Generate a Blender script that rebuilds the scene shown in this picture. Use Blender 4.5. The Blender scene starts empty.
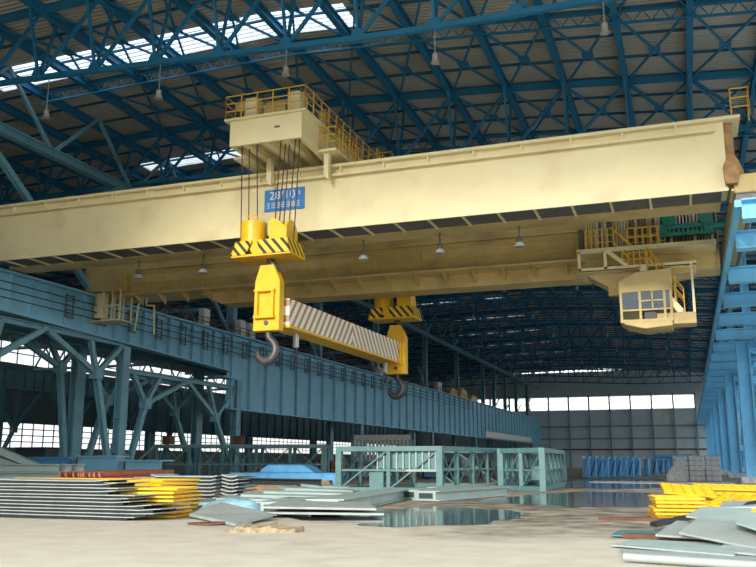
import bpy, bmesh, math, random
from mathutils import Vector, Matrix
random.seed(7)
SC = bpy.context.scene
COL = SC.collection

# ---------------------------------------------------------------- camera
H = 1.6
cam_d = bpy.data.cameras.new('camera')
cam = bpy.data.objects.new('camera', cam_d); COL.objects.link(cam)
cam_d.sensor_width = 36.0
cam_d.lens = 36.0 * 856.0 / 756.0
cam_d.clip_end = 2000
cam.location = (0, 0, H)
cam.rotation_euler = (math.radians(90 + 11.75), 0, math.radians(19.6))
SC.camera = cam

# ---------------------------------------------------------------- world and light
w = bpy.data.worlds.new('sky'); SC.world = w; w.use_nodes = True
nt = w.node_tree; nt.nodes.clear()
wo = nt.nodes.new('ShaderNodeOutputWorld'); bg = nt.nodes.new('ShaderNodeBackground')
tc = nt.nodes.new('ShaderNodeTexCoord'); sx = nt.nodes.new('ShaderNodeSeparateXYZ')
cr = nt.nodes.new('ShaderNodeValToRGB')
cr.color_ramp.elements[0].position = 0.0; cr.color_ramp.elements[0].color = (0.10, 0.09, 0.07, 1)      # distant ground below the horizon
cr.color_ramp.elements[1].position = 0.6; cr.color_ramp.elements[1].color = (0.80, 0.90, 1.0, 1)
g_ = cr.color_ramp.elements.new(0.012); g_.color = (1.0, 0.95, 0.86, 1)
nt.links.new(tc.outputs['Generated'], sx.inputs[0]); nt.links.new(sx.outputs['Z'], cr.inputs[0])
nt.links.new(cr.outputs[0], bg.inputs[0]); bg.inputs[1].default_value = 1.5
nt.links.new(bg.outputs[0], wo.inputs[0])
sun_d = bpy.data.lights.new('sun', 'SUN'); sun_d.energy = 2.0; sun_d.angle = math.radians(12); sun_d.color = (1.0, 0.92, 0.78)
sun = bpy.data.objects.new('sun', sun_d); COL.objects.link(sun)
sun.rotation_euler = Vector((0.06, 0.93, -0.35)).to_track_quat('-Z', 'Y').to_euler()
SC.view_settings.view_transform = 'Standard'; SC.view_settings.look = 'None'
SC.view_settings.gamma = 1; SC.view_settings.use_curve_mapping = False
SC.view_settings.exposure = 0.9
SC.cycles.max_bounces = 8; SC.cycles.diffuse_bounces = 5; SC.cycles.transparent_max_bounces = 12

# ---------------------------------------------------------------- materials
def mat(name, col, rough=0.6, metal=0.0, var=0.12, scale=1.5, dirt=None, dirt_amt=0.0, bump=0.0):
    m = bpy.data.materials.new(name); m.use_nodes = True
    n = m.node_tree.nodes; l = m.node_tree.links; b = n['Principled BSDF']
    b.inputs['Roughness'].default_value = rough; b.inputs['Metallic'].default_value = metal
    t = n.new('ShaderNodeTexCoord'); no = n.new('ShaderNodeTexNoise'); no.inputs['Scale'].default_value = scale
    no.inputs['Detail'].default_value = 6
    l.new(t.outputs['Object'], no.inputs['Vector'])
    r = n.new('ShaderNodeValToRGB')
    r.color_ramp.elements[0].position = 0.3; r.color_ramp.elements[1].position = 0.7
    r.color_ramp.elements[0].color = tuple(c * (1 - var) for c in col) + (1,)
    r.color_ramp.elements[1].color = tuple(min(1, c * (1 + var)) for c in col) + (1,)
    l.new(no.outputs['Fac'], r.inputs[0]); out = r.outputs[0]
    if dirt:
        n2 = n.new('ShaderNodeTexNoise'); n2.inputs['Scale'].default_value = scale * 0.6; n2.inputs['Detail'].default_value = 8
        mp = n.new('ShaderNodeMapping'); mp.inputs['Location'].default_value = (13, 7, 3)
        l.new(t.outputs['Object'], mp.inputs[0]); l.new(mp.outputs[0], n2.inputs['Vector'])
        r2 = n.new('ShaderNodeValToRGB'); r2.color_ramp.elements[0].position = 0.52; r2.color_ramp.elements[1].position = 0.72
        r2.color_ramp.elements[1].color = (dirt_amt,) * 3 + (1,)
        l.new(n2.outputs['Fac'], r2.inputs[0])
        mx = n.new('ShaderNodeMix'); mx.data_type = 'RGBA'
        l.new(r2.outputs[0], mx.inputs[0]); l.new(out, mx.inputs[6]); mx.inputs[7].default_value = tuple(dirt) + (1,)
        out = mx.outputs[2]
    l.new(out, b.inputs['Base Color'])
    if bump:
        bp = n.new('ShaderNodeBump'); bp.inputs['Strength'].default_value = bump
        l.new(no.outputs['Fac'], bp.inputs['Height']); l.new(bp.outputs[0], b.inputs['Normal'])
    return m

M = {}
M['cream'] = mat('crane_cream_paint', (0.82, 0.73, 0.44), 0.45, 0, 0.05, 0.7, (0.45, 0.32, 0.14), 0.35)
M['tan'] = mat('crane_tan_shaded_cream', (0.60, 0.46, 0.19), 0.5, 0, 0.12, 0.8, (0.25, 0.15, 0.07), 0.5)  # tan; on the rear parts it is the cream paint with shade coloured in
M['railyel'] = mat('railing_yellow', (0.72, 0.42, 0.04), 0.5, 0, 0.12, 2)
M['yellow'] = mat('hook_yellow_paint', (0.86, 0.50, 0.012), 0.4, 0, 0.06, 2, (0.4, 0.2, 0.03), 0.3)
M['blue'] = mat('steel_blue_paint', (0.17, 0.38, 0.47), 0.5, 0, 0.08, 1.0, (0.10, 0.16, 0.20), 0.4)
M['lblue'] = mat('girder_blue_paint', (0.24, 0.54, 0.72), 0.5, 0, 0.06, 1.0, (0.14, 0.26, 0.34), 0.3)
M['litblue'] = mat('right_row_lit_blue', (0.20, 0.62, 0.95), 0.5, 0, 0.08, 1.0, (0.3, 0.4, 0.46), 0.25)  # same blue paint, lightened to put the right side's brighter light into the colour
M['rblue'] = mat('roof_blue_paint', (0.012, 0.17, 0.34), 0.5, 0, 0.1, 1.0)
M['pblue'] = mat('purlin_dark_blue', (0.02, 0.12, 0.22), 0.6, 0, 0.1, 1.0)
M['teal'] = mat('frame_teal_paint', (0.10, 0.235, 0.255), 0.5, 0, 0.12, 1.5, (0.2, 0.22, 0.2), 0.4)
M['mint'] = mat('primer_mint_paint', (0.36, 0.46, 0.44), 0.5, 0, 0.10, 1.5, (0.36, 0.35, 0.3), 0.4)
M['sheet'] = mat('grey_steel_sheet', (0.38, 0.43, 0.42), 0.5, 0.1, 0.12, 1.6, (0.3, 0.24, 0.18), 0.4)
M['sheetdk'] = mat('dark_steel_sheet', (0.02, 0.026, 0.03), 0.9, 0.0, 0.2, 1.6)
M['dgrey'] = mat('grating_dark_grey', (0.12, 0.12, 0.12), 0.7, 0, 0.15, 2)
M['black'] = mat('black_rubber', (0.02, 0.02, 0.02), 0.6)
M['rope'] = mat('wire_rope', (0.06, 0.05, 0.045), 0.6)
M['iron'] = mat('forged_iron', (0.10, 0.10, 0.11), 0.45, 0.5, 0.2, 3)
M['rusttan'] = mat('rusty_tan_paint', (0.36, 0.21, 0.09), 0.7, 0, 0.35, 3)
M['brown'] = mat('brown_rust_steel', (0.13, 0.06, 0.035), 0.7, 0, 0.3, 2)
M['orange'] = mat('orange_primer', (0.66, 0.22, 0.12), 0.6, 0, 0.2, 2)
M['wood'] = mat('weathered_wood', (0.30, 0.20, 0.12), 0.8, 0, 0.35, 3)
M['earth'] = mat('rough_cement_lump', (0.36, 0.28, 0.18), 0.9, 0, 0.4, 9, bump=0.6)
M['white'] = mat('white_paint', (0.75, 0.75, 0.72), 0.5, 0, 0.06, 2)
M['cgrey'] = mat('grey_concrete_block', (0.62, 0.62, 0.60), 0.85, 0, 0.2, 4)
M['tarp'] = mat('blue_tarp', (0.10, 0.36, 0.68), 0.5, 0, 0.15, 2)
M['ptarp'] = mat('pale_blue_plastic', (0.35, 0.60, 0.75), 0.35, 0, 0.2, 4, bump=0.5)
M['green'] = mat('machine_green_paint', (0.012, 0.20, 0.15), 0.4, 0, 0.1, 2)
M['signblue'] = mat('sign_blue', (0.02, 0.22, 0.62), 0.4, 0, 0.05, 2)
M['lamp'] = mat('lamp_grey_metal', (0.5, 0.5, 0.5), 0.35, 0.4)
M['red'] = mat('red_paint', (0.5, 0.05, 0.03), 0.5)
M['dark'] = mat('dark_paint_and_hollow_shade', (0.03, 0.05, 0.06), 0.7)
M['farwall'] = mat('far_wall_sheet', (0.62, 0.70, 0.73), 0.7, 0, 0.08, 0.4)

def ribbed(name, col, axis, freq, strength, rough=0.6, var=0.08):
    m = mat(name, col, rough, 0, var, 0.5)
    n = m.node_tree.nodes; l = m.node_tree.links; b = n['Principled BSDF']
    t = n.new('ShaderNodeTexCoord'); wv = n.new('ShaderNodeTexWave'); wv.bands_direction = axis
    wv.inputs['Scale'].default_value = freq; l.new(t.outputs['Object'], wv.inputs['Vector'])
    bp = n.new('ShaderNodeBump'); bp.inputs['Strength'].default_value = strength; bp.inputs['Distance'].default_value = 0.08
    l.new(wv.outputs['Fac'], bp.inputs['Height']); l.new(bp.outputs[0], b.inputs['Normal'])
    return m
M['roof'] = ribbed('roof_sheet_grey', (0.52, 0.50, 0.44), 'Y', 1.0, 0.8)
M['wall'] = ribbed('wall_sheet', (0.20, 0.25, 0.27), 'X', 0.8, 0.4)

def stripes(name, c1, c2, expr):
    """expr: 'chevron' (changes lean at the middle of the object's Y) or 'diag' (x+z)"""
    m = bpy.data.materials.new(name); m.use_nodes = True
    n = m.node_tree.nodes; l = m.node_tree.links; b = n['Principled BSDF']; b.inputs['Roughness'].default_value = 0.5
    t = n.new('ShaderNodeTexCoord'); s = n.new('ShaderNodeSeparateXYZ'); l.new(t.outputs['Object'], s.inputs[0])
    def mth(op, a, bb=None):
        q = n.new('ShaderNodeMath'); q.operation = op
        for i, v in enumerate((a, bb)):
            if v is None: continue
            if isinstance(v, (int, float)): q.inputs[i].default_value = v
            else: l.new(v, q.inputs[i])
        return q.outputs[0]
    if expr == 'chevron':
        y = mth('ABSOLUTE', s.outputs['Y']); v = mth('ADD', y, mth('MULTIPLY', s.outputs['Z'], 0.8)); f = 1.75
    else:
        v = mth('ADD', mth('ADD', s.outputs['X'], s.outputs['Y']), mth('MULTIPLY', s.outputs['Z'], 0.85)); f = 2.3
    fr = mth('FRACT', mth('MULTIPLY', mth('ADD', v, 50.0), f)); g = mth('GREATER_THAN', fr, 0.58)
    mx = n.new('ShaderNodeMix'); mx.data_type = 'RGBA'; l.new(g, mx.inputs[0])
    mx.inputs[6].default_value = c1 + (1,); mx.inputs[7].default_value = c2 + (1,)
    l.new(mx.outputs[2], b.inputs['Base Color']); return m
M['chev'] = stripes('spreader_stripes', (0.95, 0.88, 0.74), (0.42, 0.26, 0.15), 'chevron')
M['haz'] = stripes('hazard_stripes', (0.86, 0.55, 0.03), (0.02, 0.02, 0.02), 'diag')

def glass(name, tint, transp, rough=0.2):
    m = bpy.data.materials.new(name); m.use_nodes = True
    n = m.node_tree.nodes; l = m.node_tree.links; n.clear()
    o = n.new('ShaderNodeOutputMaterial'); a = n.new('ShaderNodeBsdfTransparent'); a.inputs[0].default_value = tint + (1,)
    g = n.new('ShaderNodeBsdfGlossy'); g.inputs['Roughness'].default_value = rough; g.inputs[0].default_value = (0.8, 0.9, 0.95, 1)
    mx = n.new('ShaderNodeMixShader'); mx.inputs[0].default_value = 1 - transp
    l.new(a.outputs[0], mx.inputs[1]); l.new(g.outputs[0], mx.inputs[2]); l.new(mx.outputs[0], o.inputs[0]); return m
M['pane'] = glass('window_pane', (0.92, 0.95, 0.97), 0.93)
M['cabglass'] = glass('cab_glass', (0.42, 0.52, 0.58), 0.94, 0.05)
M['dimpane'] = glass('dimming_window_pane', (0.72, 0.74, 0.75), 0.93)  # tint darkened so the left windows pass less light into the bay
def frosted():
    m = bpy.data.materials.new('skylight_sheet'); m.use_nodes = True
    n = m.node_tree.nodes; l = m.node_tree.links; n.clear()
    o = n.new('ShaderNodeOutputMaterial'); a = n.new('ShaderNodeBsdfTransparent'); a.inputs[0].default_value = (0.5, 0.58, 0.66, 1)
    t = n.new('ShaderNodeBsdfTranslucent'); t.inputs[0].default_value = (0.8, 0.85, 0.9, 1)
    mx = n.new('ShaderNodeMixShader'); mx.inputs[0].default_value = 0.2
    l.new(a.outputs[0], mx.inputs[1]); l.new(t.outputs[0], mx.inputs[2]); l.new(mx.outputs[0], o.inputs[0]); return m
M['sky'] = frosted()

def floor_mat():
    m = bpy.data.materials.new('floor_concrete_and_soil'); m.use_nodes = True
    n = m.node_tree.nodes; l = m.node_tree.links; b = n['Principled BSDF']
    t = n.new('ShaderNodeNewGeometry'); s = n.new('ShaderNodeSeparateXYZ'); l.new(t.outputs['Position'], s.inputs[0])
    n1 = n.new('ShaderNodeTexNoise'); n1.inputs['Scale'].default_value = 0.16; n1.inputs['Detail'].default_value = 8; n1.inputs['Distortion'].default_value = 0.5
    n2 = n.new('ShaderNodeTexNoise'); n2.inputs['Scale'].default_value = 1.3; n2.inputs['Detail'].default_value = 10
    n3 = n.new('ShaderNodeTexNoise'); n3.inputs['Scale'].default_value = 12; n3.inputs['Detail'].default_value = 6
    for q in (n1, n2, n3): l.new(t.outputs['Position'], q.inputs['Vector'])
    r = n.new('ShaderNodeValToRGB')
    r.color_ramp.elements[0].position = 0.28; r.color_ramp.elements[0].color = (0.52, 0.46, 0.35, 1)
    r.color_ramp.elements[1].position = 0.62; r.color_ramp.elements[1].color = (0.60, 0.545, 0.44, 1)
    l.new(n2.outputs['Fac'], r.inputs[0])
    # damp soil beyond the concrete apron
    mr = n.new('ShaderNodeMapRange'); mr.inputs['From Min'].default_value = 21.5; mr.inputs['From Max'].default_value = 27.0
    l.new(s.outputs['Y'], mr.inputs['Value'])
    ad = n.new('ShaderNodeMath'); ad.operation = 'ADD'; l.new(mr.outputs[0], ad.inputs[0])
    sc = n.new('ShaderNodeMath'); sc.operation = 'MULTIPLY_ADD'; sc.inputs[1].default_value = 2.0; sc.inputs[2].default_value = -1.1
    l.new(n1.outputs['Fac'], sc.inputs[0])
    # damp tongue reaching out from the puddles
    vd = n.new('ShaderNodeVectorMath'); vd.operation = 'DISTANCE'; vd.inputs[1].default_value = (-3.4, 21.5, 0); l.new(t.outputs['Position'], vd.inputs[0])
    md = n.new('ShaderNodeMapRange'); md.inputs['From Min'].default_value = 1.2; md.inputs['From Max'].default_value = 4.2
    md.inputs['To Min'].default_value = 0.75; md.inputs['To Max'].default_value = 0.0; l.new(vd.outputs['Value'], md.inputs['Value'])
    a2 = n.new('ShaderNodeMath'); a2.operation = 'ADD'; l.new(sc.outputs[0], a2.inputs[0]); l.new(md.outputs[0], a2.inputs[1]); l.new(a2.outputs[0], ad.inputs[1])
    cl = n.new('ShaderNodeClamp'); l.new(ad.outputs[0], cl.inputs[0])
    r2 = n.new('ShaderNodeValToRGB'); r2.color_ramp.elements[0].color = (0.07, 0.055, 0.04, 1); r2.color_ramp.elements[1].color = (0.36, 0.31, 0.24, 1)
    r2.color_ramp.elements[0].position = 0.35; r2.color_ramp.elements[1].position = 0.62
    l.new(n2.outputs['Fac'], r2.inputs[0])
    mx = n.new('ShaderNodeMix'); mx.data_type = 'RGBA'; l.new(cl.outputs[0], mx.inputs[0])
    l.new(r.outputs[0], mx.inputs[6]); l.new(r2.outputs[0], mx.inputs[7]); l.new(mx.outputs[2], b.inputs['Base Color'])
    b.inputs['Roughness'].default_value = 0.85
    bp = n.new('ShaderNodeBump'); bp.inputs['Strength'].default_value = 0.25; bp.inputs['Distance'].default_value = 0.03
    l.new(n3.outputs['Fac'], bp.inputs['Height']); l.new(bp.outputs[0], b.inputs['Normal'])
    return m
M['floor'] = floor_mat()
def water():
    m = bpy.data.materials.new('puddle_water'); m.use_nodes = True
    n = m.node_tree.nodes; l = m.node_tree.links; b = n['Principled BSDF']
    b.inputs['Base Color'].default_value = (0.05, 0.055, 0.05, 1); b.inputs['Roughness'].default_value = 0.09
    b.inputs['IOR'].default_value = 1.6
    t = n.new('ShaderNodeTexCoord'); q = n.new('ShaderNodeTexNoise'); q.inputs['Scale'].default_value = 3
    l.new(t.outputs['Object'], q.inputs['Vector'])
    bp = n.new('ShaderNodeBump'); bp.inputs['Strength'].default_value = 0.03; l.new(q.outputs['Fac'], bp.inputs['Height'])
    l.new(bp.outputs[0], b.inputs['Normal']); return m
M['water'] = water()

# ---------------------------------------------------------------- mesh helpers
class MB:
    """collects shapes in world coordinates, built as ONE mesh object"""
    def __init__(s): s.v = []; s.f = []
    def add(s, vs, fs):
        o = len(s.v); s.v += [tuple(p) for p in vs]; s.f += [tuple(i + o for i in f) for f in fs]; return s
    def box(s, x0, x1, y0, y1, z0, z1):
        vs = [(x, y, z) for z in (z0, z1) for y in (y0, y1) for x in (x0, x1)]
        return s.add(vs, [(0, 2, 3, 1), (4, 5, 7, 6), (0, 1, 5, 4), (1, 3, 7, 5), (3, 2, 6, 7), (2, 0, 4, 6)])
    def beam(s, a, b, w, h=None, up=(0, 0, 1)):
        h = h or w; a = Vector(a); b = Vector(b); d = (b - a)
        if d.length < 1e-6: return s
        d.normalize(); u = Vector(up)
        if abs(d.dot(u)) > 0.99: u = Vector((0, 1, 0))
        r = d.cross(u).normalized(); u = r.cross(d).normalized()
        vs = [p + r * (sx * w / 2) + u * (sz * h / 2) for p in (a, b) for sx, sz in ((-1, -1), (1, -1), (1, 1), (-1, 1))]
        return s.add(vs, [(3, 2, 1, 0), (4, 5, 6, 7), (0, 1, 5, 4), (1, 2, 6, 5), (2, 3, 7, 6), (3, 0, 4, 7)])
    def ibeam(s, a, b, w, h, t=0.05, up=(0, 0, 1)):
        a = Vector(a); b = Vector(b); d = (b - a).normalized(); u = Vector(up)
        if abs(d.dot(u)) > 0.99: u = Vector((0, 1, 0))
        r = d.cross(u).normalized(); u = r.cross(d).normalized()
        for k in (-1, 1): s.beam(a + u * k * (h - t) / 2, b + u * k * (h - t) / 2, w, t, u)
        return s.beam(a, b, t, h - 2 * t, u)
    def tube(s, a, b, r, n=8, r2=None):
        a = Vector(a); b = Vector(b); d = (b - a).normalized(); r2 = r if r2 is None else r2
        u = Vector((0, 0, 1)) if abs(d.z) < 0.9 else Vector((0, 1, 0)); e = d.cross(u).normalized(); g = d.cross(e)
        vs = [a + (e * math.cos(t) + g * math.sin(t)) * r for t in [2 * math.pi * k / n for k in range(n)]]
        vs += [b + (e * math.cos(t) + g * math.sin(t)) * r2 for t in [2 * math.pi * k / n for k in range(n)]]
        fs = [(k, (k + 1) % n, n + (k + 1) % n, n + k) for k in range(n)] + [tuple(range(n))[::-1], tuple(range(n, 2 * n))]
        return s.add(vs, fs)
    def path(s, pts, r, n=6):
        for p, q in zip(pts, pts[1:]): s.tube(p, q, r, n)
        return s
    def sweep(s, pts, rad, n=12):
        """one smooth bent rod through pts with a radius at each"""
        P = [Vector(p) for p in pts]; Q = []; RR = []
        for i in range(len(P) - 1):
            p0 = P[max(i - 1, 0)]; p1 = P[i]; p2 = P[i + 1]; p3 = P[min(i + 2, len(P) - 1)]
            for k in range(4):
                t = k / 4
                Q.append(0.5 * (2 * p1 + (p2 - p0) * t + (2 * p0 - 5 * p1 + 4 * p2 - p3) * t * t + (3 * p1 - p0 - 3 * p2 + p3) * t ** 3)); RR.append(rad[i] * (1 - t) + rad[i + 1] * t)
        Q.append(P[-1]); RR.append(rad[-1]); vs = []
        for i, q in enumerate(Q):
            d = (Q[min(i + 1, len(Q) - 1)] - Q[max(i - 1, 0)]).normalized(); e = Vector((0, 1, 0)); g = d.cross(e).normalized()
            vs += [q + (e * math.cos(2 * math.pi * k / n) + g * math.sin(2 * math.pi * k / n)) * RR[i] for k in range(n)]
        fs = [(i * n + k, i * n + (k + 1) % n, (i + 1) * n + (k + 1) % n, (i + 1) * n + k) for i in range(len(Q) - 1) for k in range(n)]
        return s.add(vs, fs + [tuple(range(n))[::-1], tuple(range(len(vs) - n, len(vs)))])
    def prism(s, poly, ext):
        """poly: list of 3D points, ext: extrusion vector"""
        n = len(poly); e = Vector(ext); vs = [Vector(p) for p in poly] + [Vector(p) + e for p in poly]
        return s.add(vs, [tuple(range(n))[::-1], tuple(range(n, 2 * n))] + [(k, (k + 1) % n, n + (k + 1) % n, n + k) for k in range(n)])
    def rail(s, pts, h=1.1, sp=1.2, bars=3, r=0.03):
        for p, q in zip(pts, pts[1:]):
            p = Vector(p); q = Vector(q); L = (q - p).length; k = max(1, round(L / sp))
            for i in range(k + 1):
                c = p.lerp(q, i / k); s.tube(c, c + Vector((0, 0, h)), r, 5)
            for j in range(1, bars + 1):
                o = Vector((0, 0, h * j / bars)); s.tube(p + o, q + o, r, 5)
        return s
    def build(s, name, m, parent=None, bevel=0.0, smooth=False):
        o0 = Vector((0, 0, 0)); q = parent
        while q is not None: o0 += q.location; q = q.parent
        me = bpy.data.meshes.new(name)
        if parent is None:   # origin at the base centre of the object
            xs = [v[0] for v in s.v]; ys = [v[1] for v in s.v]; zs = [v[2] for v in s.v]
            loc = Vector(((min(xs) + max(xs)) / 2, (min(ys) + max(ys)) / 2, min(zs)))
        else: loc = Vector((0, 0, 0))
        me.from_pydata([tuple(Vector(v) - o0 - loc) for v in s.v], [], s.f)
        bm = bmesh.new(); bm.from_mesh(me); bmesh.ops.recalc_face_normals(bm, faces=bm.faces)
        if bevel: bmesh.ops.bevel(bm, geom=bm.edges, offset=bevel, segments=1, affect='EDGES')
        bm.to_mesh(me); bm.free()
        if smooth:
            for p in me.polygons: p.use_smooth = True
        me.materials.append(m if not isinstance(m, str) else M[m])
        o = bpy.data.objects.new(name, me); COL.objects.link(o); o.location = loc
        if parent is not None: o.parent = parent
        return o

def tag(o, label, cat, group=None, kind=None):
    if label: o['label'] = label
    if cat: o['category'] = cat
    if group: o['group'] = group
    if kind: o['kind'] = kind
    return o
def thing(name, loc, label, cat, group=None):
    o = bpy.data.objects.new(name, None); COL.objects.link(o); o.location = loc; o.empty_display_size = 0.1
    return tag(o, label, cat, group)
def struct(o): o['kind'] = 'structure'; return o
def children(o): return [c for c in bpy.data.objects if c.parent == o]
def copy_tree(o, parent=None):
    c = o.copy(); COL.objects.link(c)
    if parent is not None: c.parent = parent
    for ch in children(o): copy_tree(ch, c)
    return c
ORD = ['first', 'second', 'third', 'fourth', 'fifth', 'sixth', 'seventh', 'eighth', 'ninth', 'tenth', 'eleventh', 'twelfth',
       'thirteenth', 'fourteenth', 'fifteenth', 'sixteenth', 'seventeenth', 'eighteenth', 'nineteenth', 'twentieth',
       'twenty-first', 'twenty-second', 'twenty-third', 'twenty-fourth', 'twenty-fifth', 'twenty-sixth', 'twenty-seventh']
def lerp_tab(tab, x):
    for (x0, z0), (x1, z1) in zip(tab, tab[1:]):
        if x0 <= x <= x1: return z0 + (z1 - z0) * (x - x0) / (x1 - x0)
    return tab[0][1] if x < tab[0][0] else tab[-1][1]
def zt(x): return lerp_tab([(-78, 22.9), (-36, 24.45), (-20, 24.8), (-8.45, 24.05), (5, 22.85), (16, 21.9)], x)   # top chord height
def zb(x): return lerp_tab([(-78, 20.0), (-36, 20.95), (-30, 20.8), (-20, 20.3), (-11, 19.8), (16, 19.7)], x)      # bottom chord height

# ================================================================ THE ROOM
FAR = 228.0; XL = -76.0; XR = 15.0; Y0 = 5.0
m = MB(); m.box(XL - 20, XR + 60, -30, FAR + 30, -0.4, 0.0); struct(m.build('floor', 'floor'))

# roof sheets with openings for the skylight strips
BAY = 16.5
sky_rows = [38.6 + BAY * k for k in range(12) if 38.6 + BAY * k < FAR - 3]
SKX0, SKX1 = -39.5, -15.3
def skh(i): return 1.3 if i == 0 else (0.9 if i == 1 else 0.6)
def skx1(i): return -15.3 if i == 0 else -23.5
xb = [XL, -36, SKX0, -30, -23.5, -20, SKX1, -8.45, 5, XR]; xb = sorted(xb)
def roof_piece(mb, x0, x1, y0, y1):
    cuts = [x0] + [c for c in xb if x0 < c < x1] + [x1]
    for a, b in zip(cuts, cuts[1:]):
        za, zc = zt(a) + 0.32, zt(b) + 0.32
        mb.add([(a, y0, za), (b, y0, zc), (b, y1, zc), (a, y1, za), (a, y0, za + .1), (b, y0, zc + .1), (b, y1, zc + .1), (a, y1, za + .1)],
               [(0, 1, 2, 3), (7, 6, 5, 4), (0, 4, 5, 1), (1, 5, 6, 2), (2, 6, 7, 3), (3, 7, 4, 0)])
m = MB(); y = Y0
for i_, s_ in enumerate(sky_rows):
    h_ = skh(i_); roof_piece(m, XL, XR, y, s_ - h_)
    roof_piece(m, XL, SKX0, s_ - h_, s_ + h_); roof_piece(m, skx1(i_), XR, s_ - h_, s_ + h_); y = s_ + h_
roof_piece(m, XL, XR, y, FAR)
ro = m.build('ceiling', 'roof'); struct(ro)
for i, s_ in enumerate(sky_rows):
    root = thing('skylight', (-27, s_, zt(-27)), f'long white skylight strip across the roof, {ORD[i]} from the near end', 'skylight', 'skylight strips')
    m = MB()
    for a, b in ((SKX0, -36), (-36, -30), (-30, -23.5), (-23.5, -20), (-20, SKX1)):
        if b > skx1(i) + .1: continue
        za, zc = zt(a) + 0.36, zt(b) + 0.36
        m.add([(a, s_ - skh(i), za), (b, s_ - skh(i), zc), (b, s_ + skh(i), zc), (a, s_ + skh(i), za)], [(0, 1, 2, 3)])
    m.build('skylight_sheet', 'sky', root)
    m = MB()
    for k in range(-3, 4):
        for a, b in ((SKX0, -36), (-36, -23.5), (-23.5, -20), (-20, SKX1)):
            if b > skx1(i) + .1: continue
            m.beam((a, s_ + k * skh(i) / 3.1, zt(a) + 0.3), (b, s_ + k * skh(i) / 3.1, zt(b) + 0.3), 0.05, 0.07)
    m.build('glazing_bars', 'lamp', root)

# side and far walls: posts of sheet with window bands
def wall_x(X, t, bands, name, mt):
    mb = MB()
    for z0, z1 in bands: mb.box(X, X + t, Y0, FAR, z0, z1)
    return struct(mb.build(name, mt))
wall_x(XL - 0.3, 0.3, [(0, 3.2), (6.2, 13.2), (15.8, 23.3)], 'wall_left', 'wall')
wall_x(XR, 0.3, [(0, 1.5), (19.5, 22.3)], 'wall_right', 'wall')
m = MB(); m.box(XL, -27, Y0 - .3, Y0, 0, 24.6); struct(m.build('shade_wall_near', 'wall'))  # unseen wall, added to shade the left of the interior
wn = 0
def window_band_x(X, y0, y1, z0, z1, nx, nz, pm='pane'):
    global wn
    wn += 1
    fr = MB()
    for k in range(nx + 1):
        yy = y0 + (y1 - y0) * k / nx; fr.box(X - 0.05, X + 0.05, yy - 0.07, yy + 0.07, z0, z1)
    for k in range(nz + 1):
        zz = z0 + (z1 - z0) * k / nz; fr.box(X - 0.06, X + 0.06, y0, y1, zz - 0.06, zz + 0.06)
    o = struct(fr.build(f'window_{wn}', 'blue'))
    p = MB(); p.box(X - 0.012, X + 0.012, y0, y1, z0, z1); p.build('window_pane', pm, o)
for k in range(10):
    a = Y0 + k * 22.3; window_band_x(XL - 0.15, a, a + 22.3, 3.2, 6.2, 12, 4, 'dimpane'); window_band_x(XL - 0.15, a, a + 22.3, 13.2, 15.8, 8, 2, 'dimpane')
for k in range(10):
    a = Y0 + k * 22.3; window_band_x(XR + 0.15, a, a + 22.3, 1.5, 10.5, 6, 4); window_band_x(XR + 0.15, a, a + 22.3, 10.5, 19.5, 6, 4)
m = MB(); m.box(XL, XR, FAR, FAR + 0.3, 0, 14.6); m.box(XL, XR, FAR, FAR + 0.3, 18.0, 24.5)
W0, PITCH, NW = 2.3, 5.15, 14
m.box(W0, XR, FAR, FAR + 0.3, 14.6, 18.0); m.box(XL, W0 - PITCH * NW, FAR, FAR + 0.3, 14.6, 18.0)
struct(m.build('wall_far', 'farwall'))
for k in range(NW):
    wn += 1; x1 = W0 - PITCH * k; x0 = x1 - PITCH; fr = MB()
    for xx in (x0 + .12, x1 - .12): fr.box(xx - 0.07, xx + 0.07, FAR, FAR + 0.2, 14.6, 18.0)
    for zz in (14.7, 16.2, 17.9): fr.box(x0, x1, FAR + 0.02, FAR + 0.18, zz - 0.05, zz + 0.05)
    o = struct(fr.build(f'window_{wn}', 'blue'))
    p = MB(); p.box(x0, x1, FAR + 0.1, FAR + 0.12, 14.6, 18.0); p.build('window_pane', 'pane', o)
# posts and rails in front of the far wall
for k in range(NW + 2):
    x = W0 - PITCH * k + (0 if k < NW + 1 else 0)
    m = MB(); m.ibeam((x, FAR - 0.5, 0), (x, FAR - 0.5, 18.6), 0.35, 0.3, 0.06)
    tag(m.build('wall_post', 'blue'), f'slim blue upright post against the far wall, {ORD[k]} from the right', 'post', 'far wall posts')
for k, (z, mt, lb) in enumerate(((10.4, 'blue', 'uppermost blue rail running across the far wall'), (7.3, 'blue', 'blue rail across the far wall below the uppermost one'),
                                 (4.6, 'brown', 'reddish brown rail low across the far wall'))):
    m = MB(); m.box(-50, XR - 0.5, FAR - 0.22, FAR - 0.02, z - 0.18, z + 0.18); tag(m.build('wall_rail', mt), lb, 'rail', 'far wall rails')
m = MB(); m.box(-5.2, -4.2, FAR - 0.1, FAR - 0.02, 10.9, 13.2); tag(m.build('wall_lightpanel', 'white'), 'small white panel high on the far wall', 'panel')

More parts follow.
